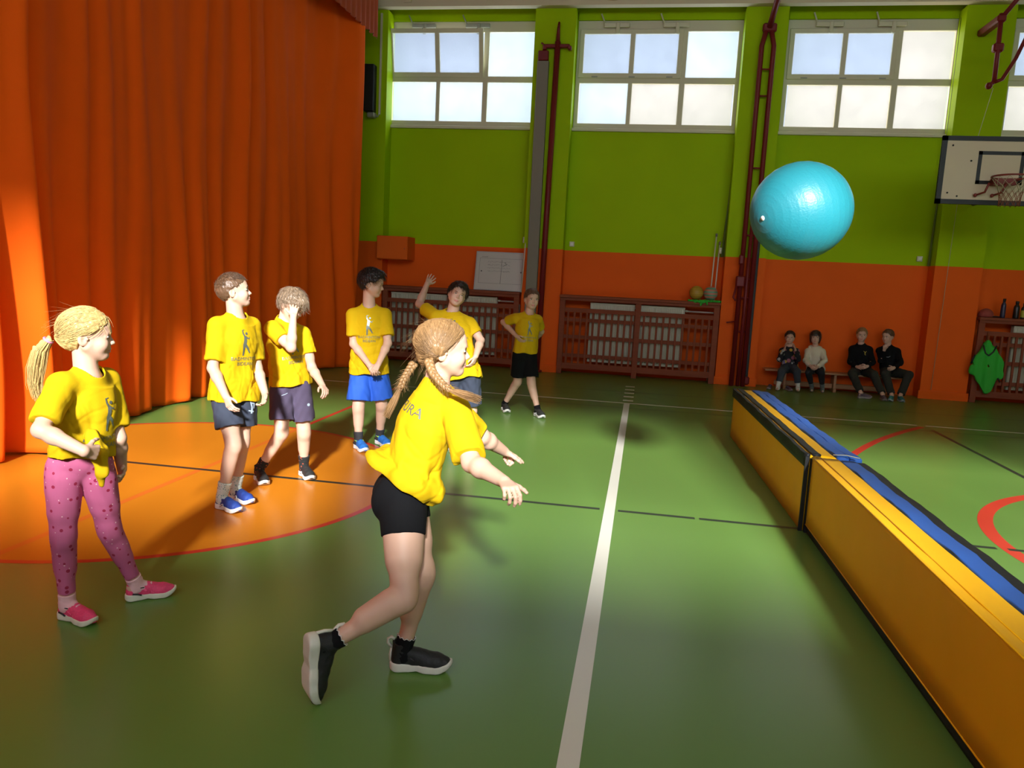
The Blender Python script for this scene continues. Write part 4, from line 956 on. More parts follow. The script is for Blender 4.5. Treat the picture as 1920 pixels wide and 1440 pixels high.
for x0, x1, lb, z0 in ((1.29, 1.20, 'thin pipe running down beside the second window', 2.1), (4.44, 4.40, 'thin pipe running down beside the third window', 2.1), (-2.03, -2.13, 'thin pipe running down right of the first window', 2.2)):
    mb = MB(); mb.tube([(x0, 13.22, 5.85), (x0, 13.22, 4.1), (x1, 13.22, z0)], .016, 8); mb.tube([(x0 + .05, 13.22, 5.85), (x0 + .05, 13.22, 4.1), (x1 + .03, 13.22, z0)], .010, 8); simple('cord_pipe', lb, 'pipe', mb, mat('pipe_green', (.16, .22, .05), .5), 'cord pipes of the window openers')

# balls and cloth on the middle shelf
def ballobj(x, y, z, r, label, cols, sc=6):
    m = mat('ball_' + label[:6], cols[0], .5); N = m.node_tree.nodes; L = m.node_tree.links; tc = N.new('ShaderNodeTexCoord'); w = N.new('ShaderNodeTexWave'); w.inputs['Scale'].default_value = sc; w.bands_direction = 'Z'
    L.new(tc.outputs['Generated'], w.inputs['Vector']); cr = N.new('ShaderNodeValToRGB'); cr.color_ramp.interpolation = 'CONSTANT'; cr.color_ramp.elements[0].color = (*cols[0], 1); cr.color_ramp.elements[1].color = (*cols[1], 1); cr.color_ramp.elements[1].position = .6
    L.new(w.outputs['Fac'], cr.inputs[0]); L.new(cr.outputs[0], N['Principled BSDF'].inputs['Base Color']); mb = MB(); mb.sphere((x, y, z + r), r, 28, M=Matrix.Rotation(.5, 3, 'Y')); return tag(mb.build('ball', m), label, 'ball')
ballobj(.83, 13.05, 1.375, .115, 'mustard yellow ball with dark dots on the middle shelf, left of the striped one', ((.45, .28, .03), (.40, .22, .02)), 2)
ballobj(1.06, 13.06, 1.375, .115, 'green and pink striped ball on the middle shelf', ((.50, .20, .14), (.10, .32, .20)), 1.3)
F = Field((.62, 12.86, 1.2), (1.34, 13.28, 1.5), .008)
for a, b, r1, r2 in (((.72, 13.0, 1.36), (1.22, 13.0, 1.365), .022, .018), ((.80, 12.92, 1.355), (.95, 12.90, 1.345), .022, .02), ((1.0, 13.1, 1.36), (1.24, 13.05, 1.36), .02, .02), ((.92, 12.90, 1.35), (.90, 12.895, 1.29), .020, .012), ((.99, 12.90, 1.35), (1.01, 12.895, 1.31), .022, .010)): F.rc(a, b, r1, r2, .02)
F.noise(.006, waves(7, .04, .1, 1, 3)); V, Q = F.nets(); GRC = mat('bib_green', (.03, .42, .03), .8)
tag(quad_mesh('cloth', V, Q, GRC), 'crumpled bright green cloth under the two balls on the middle shelf', 'cloth')

# right shelf: cap and bottles
root = empty('baseball_cap', (5.28, 13.08, 1.345), 'faded red cap lying on the right-hand shelf', 'cap')
F = Field((5.1, 12.9, 1.3), (5.6, 13.28, 1.6), .006); F.el((5.28, 13.08, 1.37), (.11, .10, .11), None, 0); F.plane((0, 0, 1.35), (0, 0, -1)); V, Q = F.nets(); quad_mesh('crown', V, Q, mat('cap_red', (.30, .05, .035), .8), None, root)
F = Field((5.3, 12.9, 1.3), (5.56, 13.28, 1.45), .005); F.el((5.40, 13.07, 1.36), (.10, .085, .012), None, 0); V, Q = F.nets(); quad_mesh('brim', V, Q, mat('cap_brim', (.04, .02, .02), .8), None, root)
def bottle(x, col, h, r, label, band=None):
    root = empty('bottle', (x, 13.08, 1.345), label, 'bottle'); mb = MB(); z = 1.346
    mb.lathe([(0, 0), (r * .95, 0), (r, .01), (r, h * .62), (r * .85, h * .72), (r * .52, h * .80), (r * .50, h * .86), (0, h * .86)], (x, 13.08, z), 20); mb.build('bottle_body', mat('bottle_%d' % int(x * 100), col, .35), root)
    mb = MB(); mb.lathe([(0, h * .85), (r * .6, h * .85), (r * .6, h), (0, h)], (x, 13.08, z), 16); mb.build('bottle_cap', BLK, root)
    if band: mb = MB(); mb.lathe([(r + .001, h * .1), (r + .002, h * .55)], (x, 13.08, z), 20); mb.build('label_band', mat('bottle_band', band, .5), root)
bottle(5.52, (.02, .022, .06), .30, .036, 'slim dark blue bottle on the right-hand shelf'); bottle(5.71, (.012, .013, .012), .27, .042, 'black bottle with a wide cap on the right-hand shelf'); bottle(5.82, (.02, .02, .015), .24, .045, 'bottle with a yellow patterned band at the right edge', (.45, .40, .04))

# green bib hanging on the right screen
root = empty('sports_bib', (5.30, 12.9, .9), 'bright green jersey with a black collar hanging on the right-hand screen', 'jersey')
F = Field((4.95, 12.70, .08), (5.70, 12.98, 1.05), .007)
for a, b, r1, r2 in (((5.29, 12.87, .93), (5.20, 12.86, .66), .05, .10), ((5.29, 12.87, .93), (5.42, 12.86, .66), .05, .10), ((5.20, 12.86, .66), (5.14, 12.87, .50), .10, .07), ((5.42, 12.86, .66), (5.46, 12.86, .50), .10, .09), ((5.24, 12.86, .5), (5.34, 12.86, .20), .12, .05), ((5.40, 12.86, .48), (5.36, 12.86, .25), .11, .06)): F.rc(a, b, r1, r2, .04)
X, Y, Z = F.xyz((slice(None),) * 3); F.noise(.012, waves(9, .06, .18, .5, 6)); F.D = np.maximum(F.D, (np.abs(Y - 12.875 + .012 * np.sin(X * 40)) - .05).astype(np.float32)); V, Q = F.nets(); quad_mesh('jersey_body', V, Q, GRC, None, root)
mb = MB(); mb.tube([(5.20, 12.82, .92), (5.24, 12.81, .80), (5.29, 12.805, .76), (5.35, 12.81, .82), (5.39, 12.82, .92)], .012, 8); mb.build('collar', BLK, root); mb = MB(); mb.tube([(5.10, 12.82, .76), (5.06, 12.82, .62)], .014, 8); mb.build('collar', BLK, root); mb = MB(); mb.tube([(5.46, 12.80, .42), (5.50, 12.81, .36)], .012, 8); mb.build('collar', BLK, root)
mb = MB(); mb.tube([(5.29, 12.93, 1.12), (5.29, 12.90, 1.06), (5.29, 12.88, .98)], .012, 8); mb.build('hanger_strap', WOOD, root)

# bench and the shoes under it
BW = mat('bench_wood', (.36, .17, .07), .5, var=.12, vscale=6, stretch=(1, 8, 8))
root = empty('bench', (3.1, 13.05, 0), 'low wooden gym bench against the orange wall, four children sitting on it', 'bench')
mb = MB(); mb.box(2.02, 4.25, 12.93, 13.20, .285, .315, bev=.006); mb.build('seat', BW, root)
for x in (2.35, 3.13, 3.90): mb = MB(); mb.box(x - .02, x + .02, 12.96, 13.17, .06, .285, bev=.004); mb.box(x - .025, x + .025, 12.93, 13.19, .0, .06, bev=.006); mb.build('leg', BW, root)
mb = MB(); mb.box(2.2, 4.0, 13.04, 13.09, .05, .13, bev=.01); mb.build('beam', BW, root)
def lone_shoe(kind, x, y, a, sc, label):
    root = empty('slipper', (x, y, 0), label, 'slipper', 'slippers by the bench'); return shoe(kind, Matrix.Translation((x, y, 0)) @ Matrix.Rotation(a, 4, 'Z'), root, sc)
    M = Matrix.Translation((x, y, 0)) @ Matrix.Rotation(a, 4, 'Z'); o = shoe(kind, M, None, sc); o.matrix_parent_inverse = Matrix(); return tag(o, label, 'shoe', 'shoes taken off by the bench')
def place_top(*a): pass

# ------------------------------------------------------------------ basketball hoop
root = empty('basketball_hoop', (4.4, 11.0, 2.83), 'basketball backboard with a red rim and net on a wall bracket at the right edge', 'basketball hoop')
bw = mat('backboard_cream', (.62, .50, .33), .45, var=.05, vscale=3); bk = mat('backboard_black', (.012, .013, .013), .5)
hx, hy, hz = 4.40, 11.0, 3.26
mb = MB(); mb.box(hx - .75, hx + .75, hy, hy + .03, hz - .43, hz + .43, bev=.004); mb.build('board', bw, root)
mb = MB()
for q in ((-.75, .75, -.43, -.37), (-.75, .75, .37, .43), (-.75, -.69, -.43, .43), (.69, .75, -.43, .43)): mb.box(hx + q[0], hx + q[1], hy - .006, hy + .036, hz + q[2], hz + q[3])
mb.build('border', bk, root)
mb = MB()
for q in ((-.30, .25, -.17, -.125), (-.30, .25, .20, .245), (-.30, -.255, -.17, .245), (.205, .25, -.17, .245)): mb.box(hx + q[0], hx + q[1], hy - .004, hy + .001, hz + q[2], hz + q[3])
mb.build('target_rectangle', bk, root)
for x, z in ((-.62, .31), (-.62, -.29), (.62, .31), (.62, -.29), (-.38, .12), (.33, .12), (-.50, -.33)): mb = MB(); mb.tube([(hx + x, hy - .004, hz + z), (hx + x, hy + .002, hz + z)], .012, 8); mb.build('bolt', bk, root)
rz, rr, ry = hz - .115, .225, hy - .33
mb = MB(); mb.tube([(hx + .0 + rr * math.cos(a), ry + rr * math.sin(a), rz) for a in np.linspace(0, 2 * math.pi, 33)[:-1]], .012, 8, closed=True)
mb.box(hx - .13, hx + .13, ry + .19, hy, rz - .075, rz - .0); mb.tube([(hx - .18, ry + .14, rz), (hx - .12, hy - .01, rz - .03)], .012, 6); mb.tube([(hx + .18, ry + .14, rz), (hx + .12, hy - .01, rz - .03)], .012, 6)
for s_ in (-1, 1): mb.tube([(hx - .10 + .10 * s_, ry + .15, rz - .06), (hx - .12 + .10 * s_, ry + .20, rz - .17), (hx - .19 + .10 * s_, hy - .02, rz - .20)], .014, 6); mb.sphere((hx - .19 + .10 * s_, hy - .03, rz - .20), .025, 10)
mb.build('rim', mat('rim_red', (.22, .025, .018), .45), root)
nm = MB(); n = 12; lv = [(0, rr, 0), (.05, rr * .86, .5), (.11, rr * .70, 0), (.17, rr * .60, .5), (.23, rr * .54, 0), (.29, rr * .52, .5), (.35, rr * .52, 0)]
for i in range(n):
    for s_ in (-1, 1):
        pts = []
        for k, (dz, r_, _) in enumerate(lv):
            a = 2 * math.pi * (i + s_ * k * .5) / n; pts.append((hx + r_ * math.cos(a), ry + r_ * math.sin(a), rz - .012 - dz))
        nm.tube(pts[:4], .0032, 4, 0); nm.tube(pts[3:], .0032, 4, 1)
nm.build('net', [mat('net_pale', (.42, .36, .22), .9), mat('net_red', (.26, .07, .03), .9)], root)
mb = MB(); mb.tube([(4.85, hy + .05, hz + .2), (4.85, 12.98, hz + .2)], .03, 8); mb.tube([(4.85, hy + .05, hz - .2), (4.85, 12.98, hz - .2)], .03, 8); mb.tube([(4.85, hy + .10, hz - .2), (4.85, 12.95, hz + .2)], .02, 8); mb.tube([(4.2, hy + .05, hz), (4.85, hy + .4, hz)], .02, 8); mb.build('wall_arm', BLK, root)
root = empty('ceiling_bracket', (4.7, 12.3, 4.6), 'dark red swing bracket of bent steel tube high beside the third pillar', 'bracket')
mb = MB(); mb.tube([(4.66, 12.35, 5.62), (4.665, 12.33, 5.1), (4.66, 12.3, 4.70)], .032, 10); mb.tube([(4.66, 12.35, 5.55), (4.86, 12.30, 5.85), (5.05, 12.2, 6.2)], .032, 10); mb.tube([(4.66, 12.30, 4.68), (4.76, 12.30, 4.72), (4.90, 12.30, 5.0), (5.05, 12.28, 5.45), (5.12, 12.30, 5.75)], .026, 10); mb.sphere((4.60, 12.3, 4.63), .05, 10); mb.tube([(4.60, 12.3, 4.63), (4.67, 12.3, 4.70)], .03, 8); mb.build('tube', RED, root)
mb = MB(); mb.box(4.60, 4.74, 12.30, 12.40, 5.10, 5.22, bev=.02); mb.box(4.60, 4.72, 12.30, 13.0, 5.50, 5.60, bev=.02); mb.build('clamp', RED, root)
mb = MB(); mb.tube([(4.66, 12.3, 4.6), (4.64, 12.6, 3.9), (4.60, 12.9, 3.3), (4.585, 12.97, .15)], .004, 5); simple('cord', 'thin pale cord hanging down the third pillar behind the backboard', 'cord', mb, mat('cord_pale', (.5, .48, .3), .8))

# ------------------------------------------------------------------ gym mats
def mat_cloth(n, c): return mat(n, c, .55, spec=.3, bump=.25, bscale=7, var=.06, vscale=5)
MY = mat_cloth('mat_yellow', (.85, .42, .003)); MBL = mat_cloth('mat_blue', (.03, .11, .42)); MK = mat_cloth('mat_black', (.012, .012, .014))
def slab(mb, p0, p1, w0, w1, z0, z1, mi=0, n=40, wav=.004, seed=0):
    """long upright mat block between floor points p0 and p1, from offset w0 to w1 to its right; slightly wavy"""
    p0 = Vector((*p0, 0)); p1 = Vector((*p1, 0)); d = (p1 - p0); L_ = d.length; d = d / L_; r = Vector((-d.y, d.x, 0)); v = []; f = []
    prof = [(0, 0), (0, .25), (0, .5), (0, .75), (0, .955), (0, .985), (.035, .998), (.09, 1), (.5, 1), (.91, 1), (.965, .998), (1, .985), (1, .955), (1, .75), (1, .5), (1, .25), (1, 0)]; m = len(prof)
    for i in range(n + 1):
        t = i / n * L_
        for a, b in prof:
            wv = wav * (math.sin(t * 9 + seed + b * 3) + .6 * math.sin(t * 23 + seed * 2 - b * 4)) * (1 if 0 < b else 0)
            q = p0 + d * t + r * (w0 + (w1 - w0) * a + (wv if a in (0, 1) else 0)); v.append((q.x, q.y, z0 + (z1 - z0) * b + (wv * .6 if b >= .95 else 0)))
    for i in range(n):
        for k in range(m): f.append((i * m + k, i * m + (k + 1) % m, (i + 1) * m + (k + 1) % m, (i + 1) * m + k))
    f.append(tuple(range(m))[::-1]); f.append(tuple(n * m + k for k in range(m))); mb.add(v, f, mi, True)
def piping(root, p0, p1, off, z, m):
    p0 = Vector((*p0, 0)); p1 = Vector((*p1, 0)); d = (p1 - p0).normalized(); r = Vector((-d.y, d.x, 0)); mb = MB(); mb.tube([tuple(p0 + r * off + Vector((0, 0, z))), tuple(p1 + r * off + Vector((0, 0, z)))], .0045, 8); mb.build('piping', m, root)
def gym_mat(p0, p1, w0, w1, H, label, kind):
    root = empty('gym_mat', (p0[0], p0[1], 0), label, 'gym mat', 'folded gym mats in the barrier'); d = Vector((p1[0] - p0[0], p1[1] - p0[1])).normalized()
    mb = MB()
    def part(nm, a, b, z0, z1, m, wv=.004, ext=0):
        q = MB(); slab(q, (p0[0] - d.x * ext, p0[1] - d.y * ext), (p1[0] + d.x * ext, p1[1] + d.y * ext), a, b, z0, z1, 0, 48, wv, w0 * 9); q.build(nm, m, root)
    if kind == 'far_yellow':
        part('cover', w0, w1, .0, H, MY, .002); part('black_edge', w0 - .014, w0 + .014, H - .075, H + .012, MK, .003, .004); part('hook_strip', w0 + .035, w0 + .085, H - .01, H + .014, MK, .002)
        q = MB(); a = Vector(p1); r = Vector((-d.y, d.x)); 
        for t in (.0,): q.box(-.012, .012, -.02, .0, 0, H, M=Matrix.Translation((a.x - r.x * .004, a.y - .0, 0)))
        q.build('edge_band', MK, root)
    elif kind == 'far_blue': part('cover', w0 + .002, (w0 + w1) / 2 - .003, .0, H, MBL, .004); part('cover', (w0 + w1) / 2 + .003, w1, .0, H - .006, MBL, .006)
    elif kind == 'near_yellow':
        part('cover', w0, w1, .055, H, MY, .0016); part('base_strip', w0 + .012, w1 - .004, .0, .058, MK, .0); piping(root, p0, p1, w0 + .001, H - .002, MY); piping(root, p0, p1, w0 + .001, .058, MY); piping(root, p0, p1, w0 + .055, H + .0005, MY); q = MB(); q.box(-.004, .03, -.012, .03, 0, H - .01, M=Matrix.Translation((p0[0], p0[1], 0))); q.build('edge_band', MK, root)
    else: part('cover', w0 + .002, w0 + (w1 - w0) * .62, .0, H - .004, MBL, .006); part('black_edge', w0 + (w1 - w0) * .62, w1, .0, H - .012, MK, .005)
gym_mat((1.02, 8.44), (1.145, 5.24), 0, .185, .515, 'yellow folded gym mat with black edging, at the far end of the barrier', 'far_yellow')
gym_mat((1.02, 8.44), (1.145, 5.24), .187, .345, .525, 'blue folded gym mat with a central seam, behind the far yellow mat', 'far_blue')
gym_mat((1.165, 5.20), (1.265, 1.0), 0, .172, .515, 'long yellow folded gym mat nearest the camera', 'near_yellow')
gym_mat((1.165, 5.20), (1.265, 1.0), .174, .335, .520, 'blue gym mat with a black edge behind the nearest yellow mat', 'near_blue')
mb = MB(); mb.tube([(1.30, 5.22, .54), (1.38, 5.215, .545), (1.46, 5.20, .535)], .003, 6); simple('joining_cord', 'thin pale cord lying across the joint between the mats', 'cord', mb, mat('cord_pale', (0, 0, 0)))

# ------------------------------------------------------------------ gym ball in the air
BC = Vector((.757, 4.2, 2.01)); BR = .247
mb = MB(); ax = Vector((-.80, -.56, -.22)).normalized(); Mq = ax.to_track_quat('Z', 'Y').to_matrix()
prof = []; n = 120
for i in range(n + 1):
    th = math.pi * i / n; r = BR * (1 + 0.0035 * (1 if (i % 6 == 0 and 4 < i < n - 4) else 0)); zf = 1.04; prof.append((r * math.sin(th), r * math.cos(th) * zf))
prof = prof[::-1]; mb.lathe(prof, (0, 0, 0), 72, M=Matrix.Translation(BC) @ Mq.to_4x4())
bm_ = mat('gym_ball_turquoise', (.018, .215, .265), .40, spec=.5, bump=.15, bscale=120)
ball = tag(mb.build('gym_ball', bm_), 'large turquoise gym ball flying above the mat barrier', 'gym ball')
mb = MB(); Mv = Matrix.Translation(BC) @ Mq.to_4x4(); mb.lathe([(0, .004), (.010, .004), (.013, .0)], (0, 0, BR * 1.04), 16, M=Mv); mb.build('valve', mat('valve_white', (.8, .8, .8), .3), ball)
POSE = {
 'pink': {'Ran':(-2.42,2.822,0.085), 'Lan':(-2.27,3.076,0.085), 'pel':(-2.367,2.86,0.696), 'neck':(-2.315,2.86,1.108), 'head':(-2.315,2.86,1.272), 'Rhip':(-2.414,2.821,0.696), 'Rsh':(-2.34,2.728,1.081), 'Rel':(-2.293,2.565,0.915), 'Rwr':(-2.111,2.575,0.844), 'Rhd':(-2.099,2.7,0.806), 'Rkn':(-2.411,2.802,0.378), 'Rtoe':(-2.215,2.783,0.03), 'Lhip':(-2.321,2.899,0.696), 'Lsh':(-2.322,2.992,1.073), 'Lel':(-2.259,2.967,0.803), 'Lwr':(-2.311,3.054,0.635), 'Lhd':(-2.243,2.952,0.588), 'Lkn':(-2.314,2.967,0.372), 'Ltoe':(-2.155,3.167,0.03)},
 'b1': {'Ran':(-2.635,4.441,0.085), 'Lan':(-2.648,4.636,0.085), 'pel':(-2.642,4.6,0.763), 'neck':(-2.623,4.6,1.259), 'head':(-2.641,4.6,1.421), 'Rhip':(-2.682,4.547,0.763), 'Rsh':(-2.694,4.478,1.212), 'Rel':(-2.692,4.436,0.927), 'Rwr':(-2.574,4.391,0.756), 'Rhd':(-2.498,4.341,0.647), 'Rkn':(-2.571,4.474,0.42), 'Rtoe':(-2.439,4.367,0.03), 'Lhip':(-2.603,4.653,0.763), 'Lsh':(-2.578,4.731,1.206), 'Lel':(-2.535,4.711,0.908), 'Lwr':(-2.424,4.611,0.757), 'Lhd':(-2.387,4.52,0.653), 'Lkn':(-2.599,4.624,0.407), 'Ltoe':(-2.426,4.542,0.03)},
 'b2': {'Ran':(-2.742,5.133,0.085), 'Lan':(-2.495,5.365,0.085), 'pel':(-2.554,5.249,0.72), 'neck':(-2.613,5.249,1.193), 'head':(-2.547,5.249,1.322), 'Rhip':(-2.608,5.213,0.72), 'Rsh':(-2.644,5.111,1.16), 'Rel':(-2.447,5.032,1.024), 'Rwr':(-2.442,5.05,1.247), 'Rhd':(-2.468,5.126,1.361), 'Rkn':(-2.576,5.153,0.371), 'Rtoe':(-2.488,4.854,0.03), 'Lhip':(-2.501,5.284,0.72), 'Lsh':(-2.479,5.305,1.119), 'Lel':(-2.41,5.299,0.853), 'Lwr':(-2.275,5.18,0.749), 'Lhd':(-2.184,5.094,0.69), 'Lkn':(-2.47,5.305,0.351), 'Ltoe':(-2.298,5.162,0.03)},
 'b3': {'Ran':(-2.445,6.371,0.085), 'Lan':(-2.332,6.617,0.085), 'pel':(-2.406,6.494,0.732), 'neck':(-2.42,6.494,1.278), 'head':(-2.4,6.494,1.487), 'Rhip':(-2.474,6.484,0.732), 'Rsh':(-2.556,6.436,1.211), 'Rel':(-2.521,6.4,0.94), 'Rwr':(-2.339,6.31,0.775), 'Rhd':(-2.25,6.26,0.703), 'Rkn':(-2.466,6.408,0.365), 'Rtoe':(-2.23,6.132,0.03), 'Lhip':(-2.339,6.504,0.732), 'Lsh':(-2.276,6.541,1.223), 'Lel':(-2.225,6.46,0.959), 'Lwr':(-2.251,6.31,0.791), 'Lhd':(-2.276,6.25,0.721), 'Lkn':(-2.293,6.54,0.387), 'Ltoe':(-2.139,6.433,0.03)},
 'b4': {'Ran':(-1.663,6.653,0.085), 'Lan':(-1.503,6.72,0.085), 'pel':(-1.538,6.5,0.735), 'neck':(-1.696,6.62,1.258), 'head':(-1.644,6.62,1.422), 'Rhip':(-1.603,6.493,0.735), 'Rsh':(-1.841,6.578,1.232), 'Rel':(-2.03,6.735,1.312), 'Rwr':(-1.988,6.83,1.498), 'Rhd':(-1.985,6.954,1.568), 'Rkn':(-1.644,6.553,0.382), 'Rtoe':(-1.526,6.415,0.03), 'Lhip':(-1.472,6.507,0.735), 'Lsh':(-1.525,6.655,1.185), 'Lel':(-1.413,6.6,1.028), 'Lwr':(-1.413,6.43,0.901), 'Lhd':(-1.44,6.4,0.809), 'Lkn':(-1.467,6.593,0.389), 'Ltoe':(-1.402,6.508,0.03)},
 'b5': {'Ran':(-1.574,8.887,0.085), 'Lan':(-1.145,8.697,0.085), 'pel':(-1.344,8.792,0.709), 'neck':(-1.319,8.792,1.186), 'head':(-1.297,8.792,1.361), 'Rhip':(-1.401,8.76,0.709), 'Rsh':(-1.482,8.762,1.141), 'Rel':(-1.63,8.86,1.065), 'Rwr':(-1.438,8.68,0.925), 'Rhd':(-1.374,8.65,0.869), 'Rkn':(-1.418,8.803,0.373), 'Rtoe':(-1.415,8.52,0.03), 'Lhip':(-1.288,8.824,0.709), 'Lsh':(-1.215,8.878,1.132), 'Lel':(-1.2,9.067,0.965), 'Lwr':(-1.282,9.227,0.858), 'Lhd':(-1.352,9.324,0.787), 'Lkn':(-1.243,8.74,0.381), 'Ltoe':(-1.01,8.458,0.03)},
 'front': {'Ran':(-1.06,2.5,0.224), 'Lan':(-0.861,2.791,0.085), 'pel':(-0.899,2.85,0.707), 'neck':(-0.776,2.87,1.164), 'head':(-0.76,2.87,1.313), 'Rhip':(-0.88,2.79,0.707), 'Rsh':(-0.677,2.795,1.095), 'Rel':(-0.581,2.648,0.921), 'Rwr':(-0.433,2.508,0.901), 'Rhd':(-0.362,2.391,0.89), 'Rkn':(-0.812,2.625,0.38), 'Rtoe':(-1.095,2.45,0.027), 'Lhip':(-0.919,2.91,0.707), 'Lsh':(-0.769,2.987,1.083), 'Lel':(-0.649,3.127,0.918), 'Lwr':(-0.575,3.292,0.823), 'Lhd':(-0.517,3.401,0.764), 'Lkn':(-0.803,2.831,0.4), 'Ltoe':(-0.716,2.821,0.03)},
 'k1': {'Ran':(2.202,12.654,0.085), 'Lan':(2.513,12.697,0.085), 'pel':(2.406,12.98,0.349), 'neck':(2.382,13.03,0.694), 'head':(2.375,13.03,0.851), 'Rhip':(2.349,12.986,0.349), 'Rsh':(2.268,13.019,0.635), 'Rel':(2.221,12.856,0.489), 'Rwr':(2.272,12.813,0.661), 'Rhd':(2.267,12.742,0.762), 'Rkn':(2.245,12.7,0.316), 'Rtoe':(2.142,12.456,0.03), 'Lhip':(2.463,12.974,0.349), 'Lsh':(2.499,13.004,0.642), 'Lel':(2.503,12.823,0.511), 'Lwr':(2.427,12.76,0.667), 'Lhd':(2.389,12.694,0.765), 'Lkn':(2.468,12.67,0.327), 'Ltoe':(2.494,12.523,0.03)},
 'k2': {'Ran':(2.752,12.829,0.085), 'Lan':(2.906,12.785,0.085), 'pel':(2.813,12.98,0.359), 'neck':(2.787,13.03,0.72), 'head':(2.771,13.03,0.876), 'Rhip':(2.756,12.986,0.359), 'Rsh':(2.673,13.048,0.65), 'Rel':(2.633,12.891,0.496), 'Rwr':(2.672,12.724,0.43), 'Rhd':(2.706,12.607,0.41), 'Rkn':(2.654,12.701,0.319), 'Rtoe':(2.715,12.58,0.03), 'Lhip':(2.87,12.974,0.359), 'Lsh':(2.903,13,0.661), 'Lel':(2.911,12.825,0.522), 'Lwr':(2.788,12.733,0.419), 'Lhd':(2.708,12.644,0.389), 'Lkn':(2.841,12.672,0.327), 'Ltoe':(2.876,12.545,0.03)},
 'k3': {'Ran':(3.399,12.436,0.085), 'Lan':(3.715,12.429,0.085), 'pel':(3.508,12.98,0.382), 'neck':(3.475,13.03,0.808), 'head':(3.475,13.03,0.963), 'Rhip':(3.447,12.986,0.382), 'Rsh':(3.352,13.056,0.729), 'Rel':(3.32,12.939,0.521), 'Rwr':(3.388,12.763,0.458), 'Rhd':(3.425,12.636,0.466), 'Rkn':(3.308,12.689,0.358), 'Rtoe':(3.488,12.457,0.03), 'Lhip':(3.569,12.974,0.382), 'Lsh':(3.609,12.988,0.743), 'Lel':(3.636,12.858,0.542), 'Lwr':(3.522,12.707,0.482), 'Lhd':(3.427,12.614,0.468), 'Lkn':(3.613,12.648,0.368), 'Ltoe':(3.714,12.349,0.03)},
 'k4': {'Ran':(3.851,12.442,0.085), 'Lan':(3.977,12.45,0.085), 'pel':(3.943,12.98,0.395), 'neck':(3.88,13.03,0.808), 'head':(3.87,13.03,0.962), 'Rhip':(3.882,12.986,0.395), 'Rsh':(3.767,13.057,0.73), 'Rel':(3.772,12.873,0.575), 'Rwr':(3.767,12.784,0.753), 'Rhd':(3.754,12.696,0.852), 'Rkn':(3.791,12.67,0.378), 'Rtoe':(3.757,12.208,0.03), 'Lhip':(4.004,12.974,0.395), 'Lsh':(4.024,12.981,0.745), 'Lel':(4.036,12.822,0.564), 'Lwr':(3.91,12.689,0.485), 'Lhd':(3.821,12.592,0.473), 'Lkn':(4.134,12.672,0.394), 'Ltoe':(3.973,12.317,0.03)},
}
SKIN = mat('skin', (.60, .365, .265), .5, spec=.35, var=.05, vscale=14); LIPS = mat('lips', (.58, .20, .18), .45)
YEL = mat('t_shirt_yellow', (.56, .35, .0015), .85, spec=.2, bump=.12, bscale=420)
PRINT = mat('print_silver_grey', (.20, .22, .19), .38, metal=.55)
IR = mat('iris_brown', (.05, .03, .02), .25)
def hm(n, c, st=(1, 1, 1)): return mat(n, c, .45, spec=.45, var=.35, vscale=90, stretch=st)
HAIR = dict(blond=hm('hair_blond', (.58, .40, .15)), dblond=hm('hair_dark_blond', (.36, .22, .10)), brown=hm('hair_brown', (.12, .06, .03)), dark=hm('hair_dark_brown', (.035, .02, .013)),
            black=hm('hair_black', (.02, .013, .011)), ash=hm('hair_ash', (.22, .15, .095)), fade=hm('hair_fade', (.15, .10, .06)), sand=hm('hair_sand', (.27, .15, .062)))
BK = mat('cloth_black', (.006, .006, .007), .9, spec=.15, bump=.1, bscale=400)
TEXTS = {}
